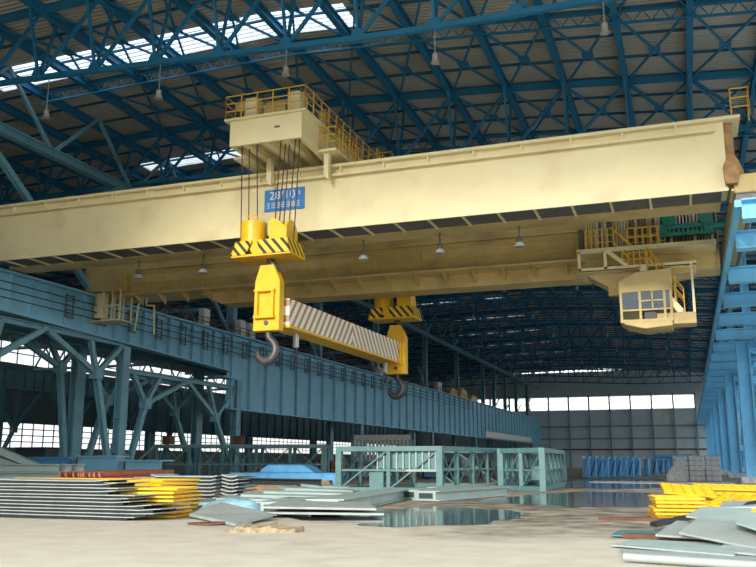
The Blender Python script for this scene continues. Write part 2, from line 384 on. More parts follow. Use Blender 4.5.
# ================================================================ ROOF STEEL
NODES = [5.0 + 3.5 * 2 - 3.5 * k for k in range(25)]            # x of the truss nodes
TY = [32.5 + BAY * k for k in range(12)]
for i, ty in enumerate(TY):
    root = thing('roof_truss', (-16, ty, zb(-16)), f'blue roof truss spanning the hall, {ORD[i]} from the near end', 'roof truss', 'roof trusses')
    bt = MB(); tp = MB(); xs = NODES
    for a, b in zip(xs, xs[1:]):
        bt.beam((a, ty, zb(a)), (b, ty, zb(b)), 0.26, 0.24); tp.beam((a, ty, zt(a)), (b, ty, zt(b)), 0.26, 0.34)
    bt.build('bottom_chord', 'rblue', root); tp.build('top_chord', 'rblue', root)
    web = []
    for k, x in enumerate(xs):
        for s_ in (-1, 1): web.append(((x, ty, zb(x)), (x, ty + s_ * 1.1, zt(x) - 0.1), 0.13))
        if k + 1 < len(xs):
            x2 = xs[k + 1]
            if x > 1: web.append(((x, ty, zb(x)), (x2, ty, zt(x2)), 0.15))
            else: web.append(((x2, ty, zb(x2)), (x, ty, zt(x)), 0.15))
    if i < 3:
        for a, b, t_ in web: MB().beam(a, b, t_, t_).build('web_member', 'rblue', root)
        for x in xs:
            if x > -45:
                MB().prism([(x - .4, ty - .16, zb(x) - .13), (x + .4, ty - .16, zb(x) - .13), (x + .2, ty - .16, zb(x) + .4), (x - .2, ty - .16, zb(x) + .4)], (0, .32, 0)).build('gusset_plate', 'rblue', root)
    else:
        wb = MB()
        for a, b, t_ in web: wb.beam(a, b, t_, t_)
        wb.build('web_bracing', 'rblue', root)
# long beams along the hall under the roof sheets
for k, x in enumerate(NODES):
    m = MB(); m.ibeam((x, Y0, zt(x) - 0.05), (x, FAR - 0.6, zt(x) - 0.05), 0.34, 0.5, 0.07)
    tag(m.build('roof_joist', 'rblue'), f'blue roof beam running lengthwise down the hall, {ORD[k]} from the right', 'roof beam', 'lengthwise roof beams')
# purlins across
ybs = []
for i in range(13):
    for j in range(6): ybs.append(32.5 - BAY + BAY * i + BAY / 6 * j)
for i, yy in enumerate(ybs):
    if yy > FAR - 1 or min(abs(yy - s_) for s_ in sky_rows) < 0.3: continue
    m = MB()
    for a, b in zip(xb, xb[1:]): m.beam((a, yy, zt(a) + 0.24), (b, yy, zt(b) + 0.24), 0.10, 0.14)
    tag(m.build('roof_purlin', 'pblue'), 'thin dark blue purlin running crosswise under the grey roof sheets', 'purlin', 'roof purlins')
# lattice purlins, two rods and zigzag
for i in range(6):
    yy = 32.5 + BAY * i + 8.2; xs = [x for x in NODES if x > -40]; m = MB()
    for a, b in zip(xs, xs[1:]):
        m.beam((a, yy, zt(a) + 0.05), (b, yy, zt(b) + 0.05), 0.12, 0.1); m.beam((a, yy, zt(a) - 0.55), (b, yy, zt(b) - 0.55), 0.12, 0.1)
        for q in range(4):
            c = a + (b - a) * q / 4; d = a + (b - a) * (q + 1) / 4; e = (c + d) / 2
            m.beam((c, yy, zt(c) - 0.55), (e, yy, zt(e) + 0.05), 0.05); m.beam((e, yy, zt(e) + 0.05), (d, yy, zt(d) - 0.55), 0.05)
    tag(m.build('lattice_purlin', 'rblue'), f'blue zigzag lattice purlin across the roof, {ORD[i]} from the near end', 'purlin', 'lattice purlins')
# cross braces in the roof plane
for i in range(3):
    for k, (a, b) in enumerate(zip(NODES, NODES[1:])):
        if b < -34 or a > 9: continue
        for j in range(2):
            y0 = 32.5 + BAY * i + j * BAY / 2; y1 = y0 + BAY / 2; m = MB()
            m.beam((a, y0, zt(a) - 0.1), (b, y1, zt(b) - 0.1), 0.11); m.beam((b, y0, zt(b) - 0.1), (a, y1, zt(a) - 0.1), 0.11)
            m.box((a + b) / 2 - .3, (a + b) / 2 + .3, (y0 + y1) / 2 - .3, (y0 + y1) / 2 + .3, zt((a + b) / 2) - .13, zt((a + b) / 2) - .07)
            tag(m.build('roof_cross_brace', 'rblue'), 'thin blue X-shaped brace lying between two roof beams', 'brace', 'roof cross braces')
# lamps hanging from truss nodes
def hanging_lamp(x, y, z, drop, label, group):
    r = thing('hanging_lamp', (x, y, z - drop - 0.5), label, 'lamp', group)
    MB().tube((x, y, z), (x, y, z - drop), 0.025, 5).build('lamp_cord', 'lamp', r)
    MB().tube((x, y, z - drop), (x, y, z - drop - 0.25), 0.13, 10).build('lamp_housing', 'lamp', r)
    MB().tube((x, y, z - drop - 0.22), (x, y, z - drop - 0.4), 0.11, 12, 0.2).build('lamp_shade', 'lamp', r)
places = ['above the right half of the crane', 'above the cream girder right of the trolley', 'just above the trolley deck',
          'left of the trolley under the skylight', 'far left below the skylight']
for k, (x, lb) in enumerate(zip((-2.0, -9.0, -16.0, -22.7, -29.3), places)):
    hanging_lamp(x, 32.5, zb(x) - 0.1, (1.0, 1.15, .9, 1.35, 1.75)[k], f'silver high-bay lamp on a cord {lb}', 'lamps under the near roof truss')
n = 0
for i in range(2, 9):
    for x in (-2, -9, -16, -23, -30):
        hanging_lamp(x, TY[i], zb(x) - 0.15, 1.6, 'small high-bay lamp hanging from a distant roof truss', 'distant roof lamps'); n += 1

# ================================================================ RUNWAYS, LEFT
def stiffs(root, X, ys, z0f, z1, mt):
    for i, yy in enumerate(ys):
        MB().box(X, X + 0.26, yy - 0.05, yy + 0.05, z0f(yy), z1).build('stiffener', mt, root)
def runway(X, ysplit, y_start, label1, label2, mt, near):
    zsh = lambda yy: 9.95 - (yy - 37) * 0.035 if near else 9.95
    r1 = thing('runway_girder', (X, y_start, 9), label1, 'runway girder')
    ya, yb_ = y_start, ysplit
    MB().prism([(X, ya, zsh(ya)), (X, yb_, zsh(yb_)), (X, yb_, 12.1), (X, ya, 12.1)], (-0.08, 0, 0)).build('web_plate', mt, r1)
    MB().beam((X, ya, 12.15), (X, yb_, 12.15), 1.0, 0.12).build('top_flange', mt, r1)
    MB().beam((X, ya, zsh(ya)), (X, yb_, zsh(yb_)), 0.8, 0.12).build('bottom_flange', mt, r1)
    stiffs(r1, X, [ya + 1.62 * k for k in range(int((yb_ - ya) / 1.62) + 1)], zsh, 12.1, mt)
    r2 = thing('runway_girder', (X, ysplit, 5.9), label2, 'runway girder')
    MB().box(X - 0.08, X, ysplit, FAR - 1, 5.95, 12.1).build('web_plate', mt, r2)
    MB().box(X - 0.5, X + 0.5, ysplit, FAR - 1, 12.1, 12.22).build('top_flange', mt, r2)
    MB().box(X - 0.45, X + 0.45, ysplit, FAR - 1, 5.85, 5.97).build('bottom_flange', mt, r2)
    stiffs(r2, X, [ysplit + 0.4 + 3.25 * k for k in range(int((FAR - 2 - ysplit) / 3.25))], lambda q: 5.95, 12.1, mt)
    return r1, r2
r1, r2 = runway(-36, 63.4, 30.0, 'shallow end of the blue runway girder behind the left of the crane', 'long deep blue ribbed runway girder along the left side of the hall', 'lblue', True)
g1, g2 = runway(-73, 98.0, 60.0, 'shallow dark runway girder of the far left bay, glimpsed between columns', 'deep dark runway girder of the far left bay, below the blue one', 'blue', False)
MB().box(-36.5, -35.5, 62.2, 64.0, 8.4, 8.55).build('bearing_plate', 'lblue', r2)
# second girder of the column row, seen edge-on behind the first
m = MB(); m.box(-40.4, -39.9, 30, FAR - 1, 9.6, 12.0); m.box(-40.6, -39.4, 30, FAR - 1, 9.5, 9.62)
tag(m.build('runway_back_girder', 'blue'), 'blue girder running parallel behind the left ribbed runway girder', 'girder')
m = MB(); m.box(-39.4, -36.5, 30, FAR - 1, 12.1, 12.2)
tag(m.build('runway_walkway', 'dgrey'), 'grey walkway decking along the top of the left runway', 'walkway')
# conductor wires with brackets
for k, z in enumerate((11.5, 11.05, 10.6)):
    m = MB(); m.box(-35.52, -35.47, 31, 150, z - 0.03, z + 0.03)
    tag(m.build('conductor_rail', 'black'), f'thin dark conductor bar on the left blue girder, {("top", "middle", "bottom")[k]} of three', 'conductor bar', 'conductor bars')
for k in range(22):
    yy = 43.0 + 3.25 * k; r = None; m = MB()
    m.box(-35.74, -35.68, yy - 0.35, yy - 0.32, 10.3, 11.8); m.box(-35.74, -35.68, yy + 0.32, yy + 0.35, 10.3, 11.8)
    for z in (11.7, 11.4, 11.1, 10.8, 10.5, 10.35): m.box(-35.74, -35.6, yy - 0.42, yy + 0.42, z - 0.022, z + 0.022)
    tag(m.build('conductor_bracket', 'dgrey'), 'dark ladder-like conductor bracket on the face of the left blue girder', 'bracket', 'conductor brackets')
# runway railing and boxes
m = MB(); m.rail([(-36.6, 44, 12.2), (-36.6, 150, 12.2)], 1.0, 1.6, 3, 0.035)
tag(m.build('runway_railing', 'brown'), 'brown handrail along the top of the left blue runway girder', 'railing')
for k, (yy, w_, lb) in enumerate(((61.2, 0.9, 'single white cabinet on the left runway nearest the crane'), (67.4, 1.0, 'left of two white cabinets side by side on the runway'),
                                  (69.3, 1.0, 'right of two white cabinets side by side on the runway'), (104.5, 1.8, 'pale cabinet on the runway right below the striped beam'),
                                  (133.0, 2.2, 'distant pale cabinet on the runway beyond the second hook'))):
    r = thing('electrical_cabinet', (-37, yy, 12.22), lb, 'cabinet', 'runway cabinets')
    MB().box(-37.4, -36.8, yy - w_ / 2, yy + w_ / 2, 12.22, 14.0 - (0.5 if k == 3 else 0)).build('cabinet_body', 'white', r, 0.03)
    MB().box(-36.8, -36.77, yy - w_ / 2 + .1, yy + w_ / 2 - .1, 12.4, 13.3).build('cabinet_door', 'white', r)
for k, (yy, hh) in enumerate(((141, 1.2), (148, 1.6), (156, 1.1))):
    m = MB(); m.prism([(-37.6, yy - 3, 12.2), (-37.6, yy + 3, 12.2), (-37.6, yy + 2.2, 12.2 + hh), (-37.6, yy - 1, 12.2 + hh * 1.3), (-37.6, yy - 2.4, 12.2 + hh * .6)], (1.0, 0, 0))
    tag(m.build('scrap_heap', 'tan'), f'tan heap of equipment on top of the distant left runway, {ORD[k]} of three', 'heap', 'heaps on the runway')

# columns of the left row
LC = [49.3, 65.2, 95.0, 125.0, 153.0, 182.0, 212.0]
for i, yy in enumerate(LC):
    top = 9.3 if i == 0 else (8.4 if i == 1 else 5.85)
    r = thing('hall_column', (-36, yy, 0), f'blue steel column carrying the left runway girder, {ORD[i]} from the left', 'column', 'left front columns')
    MB().ibeam((-36, yy - .1, 0), (-36, yy - .1, top), 0.75, 0.55, 0.08, (1, 0, 0)).build('column_shaft', 'blue', r)
    m = MB(); m.box(-36.4, -35.6, yy - .6, yy + .5, 0, 0.12); m.build('base_plate', 'blue', r)
    for z in (2.2, 4.5): MB().box(-36.3, -35.68, yy - .52, yy + .32, z - .05, z + .05).build('collar_plate', 'blue', r)
    r = thing('hall_column', (-40, yy + 0.3, 0), f'blue steel column standing behind the left runway row, {ORD[i]} from the left', 'column', 'left back columns')
    MB().ibeam((-40, yy + .3, 0), (-40, yy + .3, 9.5), 0.9, 0.6, 0.1, (1, 0, 0)).build('column_shaft', 'blue', r)
    r = thing('hall_column', (-73, yy, 0), f'dark column of the farthest left row near the outside windows, {ORD[i]} from the left', 'column', 'far left columns')
    MB().ibeam((-73, yy + 12, 0), (-73, yy + 12, 9.9 if yy < 90 else 5.9), 1.2, 1.0, 0.12, (1, 0, 0)).build('column_shaft', 'blue', r)
    # upper column to the roof
    yu = [49.3, 67.4, 86.9, 105.9, 128.6, 148.5, 169.3][i]
    r = thing('upper_column', (-38, yu, 12.2), f'upper blue column from left runway up to the roof, {ORD[i]} from the left', 'column', 'upper left columns')
    MB().ibeam((-38, yu, 12.2), (-38, yu, zb(-38)), 0.7, 0.7, 0.1, (1, 0, 0)).build('column_shaft', 'blue', r)
    MB().beam((-38, yu - 3.6, 15.7), (-38, yu - 0.2, 12.6), 0.25).build('knee_brace', 'blue', r)
for i, yu in enumerate((179.8, 191.5, 204.8, 219.8)):
    r = thing('upper_column', (-38, yu, 12.2), f'upper blue column at the far end of the left runway, {ORD[i]} of the last four', 'column', 'upper left columns')
    MB().ibeam((-38, yu, 12.2), (-38, yu, zb(-38)), 0.7, 0.7, 0.1, (1, 0, 0)).build('column_shaft', 'blue', r)
    m = MB()
    for q in range(3): m.beam((-38, yu, 12.6 + 2.6 * q), (-38, yu + 6, 15.1 + 2.6 * q), 0.2)
    m.build('side_lacing', 'blue', r)
def tree(X, y0, yn, zn, tops, zc, label, mt='blue', w_=0.36):
    r = thing('branching_strut', (X, y0, 0), label, 'strut', 'branching struts between columns')
    MB().ibeam((X, y0, 0.1), (X, yn, zn), w_, w_, 0.07, (1, 0, 0)).build('trunk_member', mt, r)
    for t in tops: MB().ibeam((X, yn, zn), (X, t, zc), w_ * .9, w_ * .8, 0.06, (1, 0, 0)).build('branch_member', mt, r)
    MB().box(X - .28, X + .28, yn - .35, yn + .35, zn - .35, zn + .35).build('gusset_plate', mt, r)
tree(-36, 48.6, 46.4, 7.2, (41.6, 45.6, 48.9), 9.35, 'light blue forked strut left of the nearest left column, front row')
tree(-36, 49.9, 52.0, 5.6, (50.3, 53.6, 57.2), 7.6, 'light blue forked strut right of the nearest left column, front row')
tree(-36, 65.2, 61.7, 5.1, (57.3, 60.5, 64.9), 7.6, 'light blue forked strut left of the second left column, front row')
tree(-36, 33.6, 37.0, 7.0, (34.4, 37.8, 41.4), 9.5, 'light blue forked strut at the left edge of the picture')
tree(-40, 49.0, 47.7, 7.9, (43.0, 46.5, 49.4), 9.6, 'forked strut behind the front row, leaning left of the rear column')
tree(-40, 50.4, 53.0, 6.0, (51, 54.6, 58.2), 8.0, 'forked strut behind the front row, leaning right of the rear column')
tree(-40, 65.4, 62.0, 5.6, (57.8, 61.4, 65.0), 8.0, 'forked strut behind the second left column')
for k, (a, b, z) in enumerate(((49.3, 66, 7.7), (33, 49.3, 9.45))):
    m = MB(); m.ibeam((-36, a, z), (-36, b, z), 0.4, 0.35, 0.06)
    tag(m.build('strut_top_beam', 'blue'), ('blue horizontal beam joining fork tops between first and second left columns', 'blue horizontal beam over the forks at the left edge')[k], 'beam')
    m = MB(); m.ibeam((-40, a, z + .3), (-40, b, z + .3), 0.4, 0.35, 0.06)
    tag(m.build('strut_top_beam', 'blue'), ('rear blue horizontal beam behind the fork tops right of the nearest column', 'rear blue horizontal beam behind the fork tops at the left edge')[k], 'beam')
for k, yy in enumerate((70, 80, 90, 100, 112)):
    tree(-73, yy - 3.0, yy, 5.2, (yy - 4, yy + 0.5, yy + 4), 9.8, f'dark forked strut under the farthest left girder, {ORD[k]} from the left')
# lattice of wind girders between the two rows in the left bay
for k, yy in enumerate((66, 82.5, 99, 115.5)):
    r = thing('bay_cross_truss', (-57, yy, 10), f'dark crosswise truss in the far left bay, {ORD[k]} from the near end', 'truss', 'left bay trusses')
    MB().box(-73, -40, yy - .15, yy + .15, 12.22, 12.5).build('bottom_chord', 'blue', r)
    MB().box(-73, -40, yy - .15, yy + .15, 14.8, 15.1).build('top_chord', 'blue', r)
    m = MB()
    for q in range(11):
        a = -73 + 3 * q; m.beam((a, yy, 12.4), (a + 1.5, yy, 14.9), 0.16); m.beam((a + 1.5, yy, 14.9), (a + 3, yy, 12.4), 0.16)
    m.build('web_bracing', 'blue', r)
# eaves girder along the left column row
r = thing('eaves_girder', (-36, 30, 20), 'thick blue eaves girder running lengthwise at the upper left', 'girder')
MB().ibeam((-36, 28, 20.35), (-36, FAR - 1, 20.35), 0.5, 0.55, 0.08).build('main_beam', 'blue', r)
m = MB()
for k in range(20):
    a = 32.5 + 8.25 * k
    if a + 8.25 > FAR - 2: break
    m.beam((-36, a, 20.4), (-36, a + 4.1, zt(-36) - .2), 0.2); m.beam((-36, a + 4.1, zt(-36) - .2), (-36, a + 8.25, 20.4), 0.2)
m.build('web_bracing', 'blue', r)
m = MB(); m.ibeam((-36, 34.0, 20.4), (-36.0, 45.6, 12.3), 0.35, 0.35, 0.06, (1, 0, 0)); tag(m.build('diagonal_brace', 'blue'), 'blue diagonal brace dropping from the eaves girder at far left', 'brace')
m = MB(); m.ibeam((-36, 47.6, 20.3), (-36.0, 40.5, 15.5), 0.35, 0.35, 0.06, (1, 0, 0)); tag(m.build('diagonal_brace', 'blue'), 'blue diagonal brace rising rightwards to the eaves girder above the crane', 'brace')

# ================================================================ RUNWAY, RIGHT
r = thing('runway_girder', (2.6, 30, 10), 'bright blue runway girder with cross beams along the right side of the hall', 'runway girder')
MB().box(2.3, 2.55, 34.2, FAR - 1, 11.12, 11.4).build('inner_edge_beam', 'litblue', r)
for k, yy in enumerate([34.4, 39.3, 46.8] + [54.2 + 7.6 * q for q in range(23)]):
    MB().ibeam((2.55, yy, 11.0), (9.0, yy, 11.0), 0.7, 0.8, 0.06).build('cross_beam', 'litblue', r)
    if k % 2 == 0 and k < 12: MB().beam((2.6, yy + .3, 10.9), (8.6, yy + 5.4, 10.9), 0.16).build('plan_brace', 'litblue', r)
MB().box(6.2, 6.5, 34.2, FAR - 1, 10.9, 11.4).build('outer_beam', 'litblue', r)
m = MB(); m.box(2.95, 3.1, 34.2, FAR - 1, 11.4, 11.55); tag(m.build('crane_rail', 'iron'), 'dark steel crane rail on top of the right runway', 'rail')
RCY = [48.0 + 24 * k for k in range(8)]
for i, yy in enumerate(RCY):
    r = thing('hall_column', (4.55, yy, 0), f'tall bright blue column of the right side row, {ORD[i]} from the near end', 'column', 'right columns')
    MB().ibeam((4.5, yy, 0), (4.5, yy, 10.6), 0.7, 1.0, 0.1, (1, 0, 0)).build('column_shaft', 'litblue', r)
    MB().box(3.6, 5.5, yy - .8, yy + .8, 0, 0.45).build('concrete_base', 'cgrey', r)
    MB().ibeam((5.0, yy, 11.4), (5.0, yy, zb(5)), 0.6, 0.6, 0.1, (1, 0, 0)).build('upper_shaft', 'litblue', r)
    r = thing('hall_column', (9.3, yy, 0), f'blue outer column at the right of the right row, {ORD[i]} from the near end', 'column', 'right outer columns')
    MB().ibeam((9.3, yy, 0), (9.3, yy, 19.5), 0.5, 0.6, 0.08, (1, 0, 0)).build('column_shaft', 'litblue', r)
    if i > 3: continue
    m = MB()
    for q in range(4):
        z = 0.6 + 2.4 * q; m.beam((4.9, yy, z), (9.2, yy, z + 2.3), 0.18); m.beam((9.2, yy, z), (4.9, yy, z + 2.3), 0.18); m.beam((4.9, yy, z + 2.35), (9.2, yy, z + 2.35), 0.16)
    tag(m.build('column_lacing', 'litblue'), f'blue X lacing joining inner and outer right columns, {ORD[i]} from the near end', 'bracing', 'right column lacing')
for k in range(6):
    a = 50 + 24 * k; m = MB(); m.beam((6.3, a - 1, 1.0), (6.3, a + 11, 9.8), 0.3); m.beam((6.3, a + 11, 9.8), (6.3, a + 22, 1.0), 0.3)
    tag(m.build('wall_brace', 'litblue'), f'blue V-shaped brace between right side columns, {ORD[k]} from the near end', 'brace', 'right wall braces')

# ================================================================ THE CRANE
crane = thing('bridge_crane', (-17, 41, 12.2), 'huge cream overhead bridge crane spanning the whole hall', 'crane')
# front girder
def gx(z): return 12.36
MB().box(-35.2, 2.25, 36.0, 37.75, 12.42, 15.35).build('front_girder', 'cream', crane, 0.03)
MB().box(-35.4, 2.9, 35.72, 38.0, 15.3, 15.44).build('top_flange', 'cream', crane)
MB().box(-35.3, 1.9, 35.74, 35.86, 14.86, 14.98).build('conduit_rail', 'cream', crane)
for k in range(17): MB().box(-34 + 2.15 * k - .04, -34 + 2.15 * k + .04, 35.8, 36.02, 14.9, 15.3).build('conduit_bracket', 'cream', crane)
MB().box(-35.2, 2.25, 35.84, 35.93, 12.30, 12.42).build('edge_beam', 'cream', crane)
MB().box(-35.2, 2.0, 35.92, 37.6, 12.36, 12.42).build('underside_grating', 'dgrey', crane)
for k in range(24): MB().box(-34.4 + 1.6 * k - .05, -34.4 + 1.6 * k + .05, 35.9, 37.6, 12.28, 12.36).build('underside_rib', 'cream', crane)
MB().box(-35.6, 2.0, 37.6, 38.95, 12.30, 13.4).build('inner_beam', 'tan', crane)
pts = [(-15.0 + 1.7 * k, 37.0, 15.52 + 0.05 * math.sin(k * 1.7)) for k in range(11)] + [(2.6, 36.6, 15.5)]
MB().path(pts, 0.06).build('power_cable', 'black', crane)
# right end of the front girder: wheel housing and end ladder
MB().prism([(2.25, 36.2, 12.45), (2.8, 36.2, 12.3), (2.9, 36.2, 13.2), (2.6, 36.2, 13.9), (2.6, 36.2, 15.3), (2.25, 36.2, 15.3)], (0, 1.4, 0)).build('end_bracket', 'rusttan', crane)
MB().prism([(2.15, 35.7, 12.55), (2.6, 35.7, 12.55), (2.75, 35.7, 13.2), (2.7, 35.7, 13.5), (2.5, 35.7, 13.7), (2.25, 35.7, 13.6), (2.1, 35.7, 13.3)], (0, .3, 0)).build('wheel_housing', 'rusttan', crane)
MB().tube((2.9, 36.1, 12.0), (2.9, 36.8, 12.0), 0.42, 16).build('travel_wheel', 'iron', crane)
MB().box(2.45, 3.4, 36, 50, 12.2, 13.0).build('end_carriage', 'tan', crane, 0.04)
m = MB(); m.rail([(2.6, 35.9, 15.44), (3.3, 35.9, 15.44), (3.3, 36.6, 15.44)], 1.2, 0.8, 3, 0.03); m.build('end_cage', 'railyel', crane)
# rear girder
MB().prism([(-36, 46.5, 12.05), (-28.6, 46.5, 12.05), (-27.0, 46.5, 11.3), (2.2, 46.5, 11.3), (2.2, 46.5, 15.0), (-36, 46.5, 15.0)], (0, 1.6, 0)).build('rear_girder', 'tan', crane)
MB().box(-33.6, -4.8, 45.3, 46.5, 12.05, 12.17).build('rear_walkway', 'tan', crane)
for k in range(17): MB().prism([(-32.8 + 1.7 * k, 46.5, 11.5), (-32.8 + 1.7 * k, 45.35, 12.05), (-32.8 + 1.7 * k, 46.5, 12.05)], (0.08, 0, 0)).build('walkway_bracket', 'tan', crane)
m = MB(); m.rail([(-33.4, 45.35, 12.17), (-4.9, 45.35, 12.17)], 1.15, 1.4, 2, 0.03); m.build('walkway_railing', 'railyel', crane)
MB().box(-33.6, 1.9, 46.3, 46.5, 13.9, 14.1).build('rear_stiffening_bar', 'tan', crane)
# left end
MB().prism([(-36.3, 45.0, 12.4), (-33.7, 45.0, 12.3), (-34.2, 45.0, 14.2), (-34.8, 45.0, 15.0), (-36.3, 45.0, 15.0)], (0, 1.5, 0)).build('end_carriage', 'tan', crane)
MB().tube((-35.5, 45.8, 12.3), (-35.5, 45.8, 10.7), 0.45, 12).build('buffer_post', 'cream', crane)
m = MB()
for x in (-34.9, -34.2, -33.6):
    m.beam((x, 45.2, 10.5), (x, 45.2, 12.4), 0.09); m.beam((x, 46.4, 10.5), (x, 46.4, 12.4), 0.09)
for z in (10.5, 11.4, 12.4):
    m.box(-34.95, -33.55, 45.15, 45.25, z - .04, z + .04); m.box(-34.95, -33.55, 46.35, 46.45, z - .04, z + .04)
m.box(-36.0, -33.55, 45.2, 46.4, 10.42, 10.5)
m.build('access_cage', 'cream', crane)
m = MB(); m.path([(-33.4, 46.6, 9.9), (-33.2, 46.6, 11.6)], 0.06); m.path([(-32.6, 46.6, 11.55), (-32.0, 46.6, 11.5), (-31.9, 46.6, 9.6)], 0.06); m.path([(-33.2, 46.6, 11.6), (-32.9, 46.6, 12.05)], 0.06); m.path([(-32.6, 46.6, 11.55), (-32.6, 46.6, 12.05)], 0.06)
m.build('guard_hoop', 'cream', crane)
m = MB(); m.rail([(-33.6, 45.1, 12.2), (-33.6, 45.1, 12.3)], 1.1, .5, 2)
# lamps fixed under the crane
for k, (x, lb) in enumerate(((-25.8, 'leftmost'), (-21.8, 'second from left'), (-12.8, 'middle'), (-8.9, 'second from right'), (-5.1, 'rightmost'))):
    z0 = 12.3; r = thing('crane_lamp', (x - 1.6, 38.3, 11.0), f'small lamp hanging beneath the crane girder, {lb} of five', 'lamp', 'lamps under the crane girder')
    MB().tube((x - 1.6, 38.3, z0), (x - 1.6, 38.3, 11.75), 0.04, 6).build('lamp_stem', 'dgrey', r)
    MB().tube((x - 1.6, 38.3, 11.78), (x - 1.6, 38.3, 11.5), 0.12, 10, 0.16).build('lamp_housing', 'dgrey', r)
    MB().tube((x - 1.6, 38.3, 11.5), (x - 1.6, 38.3, 11.3), 0.16, 12, 0.27).build('lamp_shade', 'lamp', r)

# cab platform
m = MB()
m.box(-4.75, 2.0, 44.0, 44.15, 12.15, 12.33); m.box(-4.7, 1.0, 44.0, 44.15, 11.12, 11.32)
for x in (-4.65, -3.35): m.box(x - .08, x + .08, 44.0, 44.15, 11.2, 12.2)
m.beam((-3.3, 44.05, 12.2), (-2.3, 44.05, 11.3), 0.2)
m.box(-4.7, 2.0, 44.0, 46.4, 12.1, 12.16); m.box(-4.7, 1.0, 44.0, 46.4, 11.1, 11.18)
m.build('platform_frame', 'cream', crane)
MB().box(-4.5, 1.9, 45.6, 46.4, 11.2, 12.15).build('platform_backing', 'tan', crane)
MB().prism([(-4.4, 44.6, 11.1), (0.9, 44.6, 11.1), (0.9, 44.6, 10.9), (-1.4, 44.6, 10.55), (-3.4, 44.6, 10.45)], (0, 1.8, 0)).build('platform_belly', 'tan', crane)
MB().box(-3.3, -2.7, 44.5, 45.0, 9.9, 10.5).build('junction_bracket', 'tan', crane)
m = MB(); m.rail([(-4.3, 44.1, 12.3), (-2.9, 44.1, 12.3)], 1.05, 0.28, 3, 0.035); m.rail([(-2.5, 44.1, 11.3), (-1.1, 44.1, 11.3)], 1.0, 0.3, 3, 0.04); m.rail([(-2.2, 44.2, 12.3), (-0.7, 44.2, 12.3)], 1.0, 0.4, 2, 0.04)
m.rail([(-2.6, 44.9, 12.3), (-0.4, 44.9, 12.3)], 1.15, 0.35, 3, 0.03)
m.path([(-3.0, 44.05, 13.4), (-2.0, 44.05, 12.3)], 0.06); m.path([(-2.9, 44.05, 12.6), (-2.1, 44.05, 11.6)], 0.05)
m.build('platform_railing', 'railyel', crane)
# stair to the cab landing
m = MB()
for yy in (43.7, 44.5): m.beam((-1.6, yy, 11.1), (0.15, yy, 8.75), 0.07, 0.3)
for k in range(9):
    t = k / 8; m.box(-1.6 + 1.75 * t - .12, -1.6 + 1.75 * t + .12, 43.7, 44.5, 11.05 - 2.3 * t - .02, 11.05 - 2.3 * t + .02)
m.build('cab_stair', 'cream', crane)
m = MB()
for yy in (43.66, 44.54):
    m.tube((-1.3, yy, 12.1), (0.3, yy, 9.9), 0.035, 6); m.tube((-1.3, yy, 11.6), (0.3, yy, 9.4), 0.03, 6)
    for k in range(5):
        t = k / 4; m.tube((-1.3 + 1.6 * t, yy, 10.9 - 2.2 * t), (-1.3 + 1.6 * t, yy, 12.1 - 2.2 * t), 0.03, 6)
m.build('stair_railing', 'railyel', crane)
MB().box(-1.2, 0.8, 43.6, 44.9, 8.15, 8.72).build('landing_box', 'tan', crane, 0.03)
m = MB()
for yy in (43.65, 44.85): m.box(0.7, 0.8, yy - .05, yy + .05, 8.7, 11.2)
m.box(-0.1, -0.02, 44.75, 44.85, 8.7, 11.2)
m.build('hanger_post', 'cream', crane)
# cab
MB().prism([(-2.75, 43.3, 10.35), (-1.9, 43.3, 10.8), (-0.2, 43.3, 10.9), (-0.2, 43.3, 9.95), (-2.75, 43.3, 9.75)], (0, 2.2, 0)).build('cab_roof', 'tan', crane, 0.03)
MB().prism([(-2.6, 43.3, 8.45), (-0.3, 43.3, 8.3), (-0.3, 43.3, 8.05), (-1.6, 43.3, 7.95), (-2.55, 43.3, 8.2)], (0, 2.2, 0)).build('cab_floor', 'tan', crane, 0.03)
cf = MB()
for x in (-2.65, -1.75, -0.6, -0.3): cf.beam((x, 43.35, 8.3), (x, 43.35, 9.95), 0.12)
cf.box(-1.75, -.6, 43.3, 43.4, 9.3, 9.37); cf.box(-1.2, -1.14, 43.3, 43.4, 8.9, 9.8); cf.box(-2.65, -.3, 43.3, 43.4, 8.85, 8.93); cf.box(-2.7, -.25, 43.28, 43.42, 9.8, 9.95); cf.box(-2.7, -.25, 43.28, 43.42, 8.28, 8.42)
cf.box(-2.72, -2.6, 43.3, 45.5, 9.8, 9.95); cf.box(-2.72, -2.6, 43.3, 45.5, 8.3, 8.42); cf.box(-2.72, -2.6, 45.35, 45.5, 8.3, 9.95)
cf.build('cab_window_frame', 'tan', crane)
cg = MB(); cg.box(-2.6, -0.35, 43.34, 43.36, 8.93, 9.85); cg.box(-2.67, -2.65, 43.4, 45.4, 8.4, 9.85); cg.build('cab_glazing', 'cabglass', crane)
MB().box(-.38, -.28, 43.4, 45.4, 8.3, 9.95).build('cab_side_wall', 'tan', crane)
MB().box(-2.6, -.3, 45.4, 45.5, 8.3, 9.2).build('cab_back_wall', 'tan', crane)
MB().box(-1.7, -1.2, 44.3, 44.8, 8.4, 9.3).build('operator_seat', 'dark', crane, 0.05)
MB().box(-1.6, -1.0, 43.5, 43.8, 8.4, 9.1).build('control_console', 'dgrey', crane, 0.03)
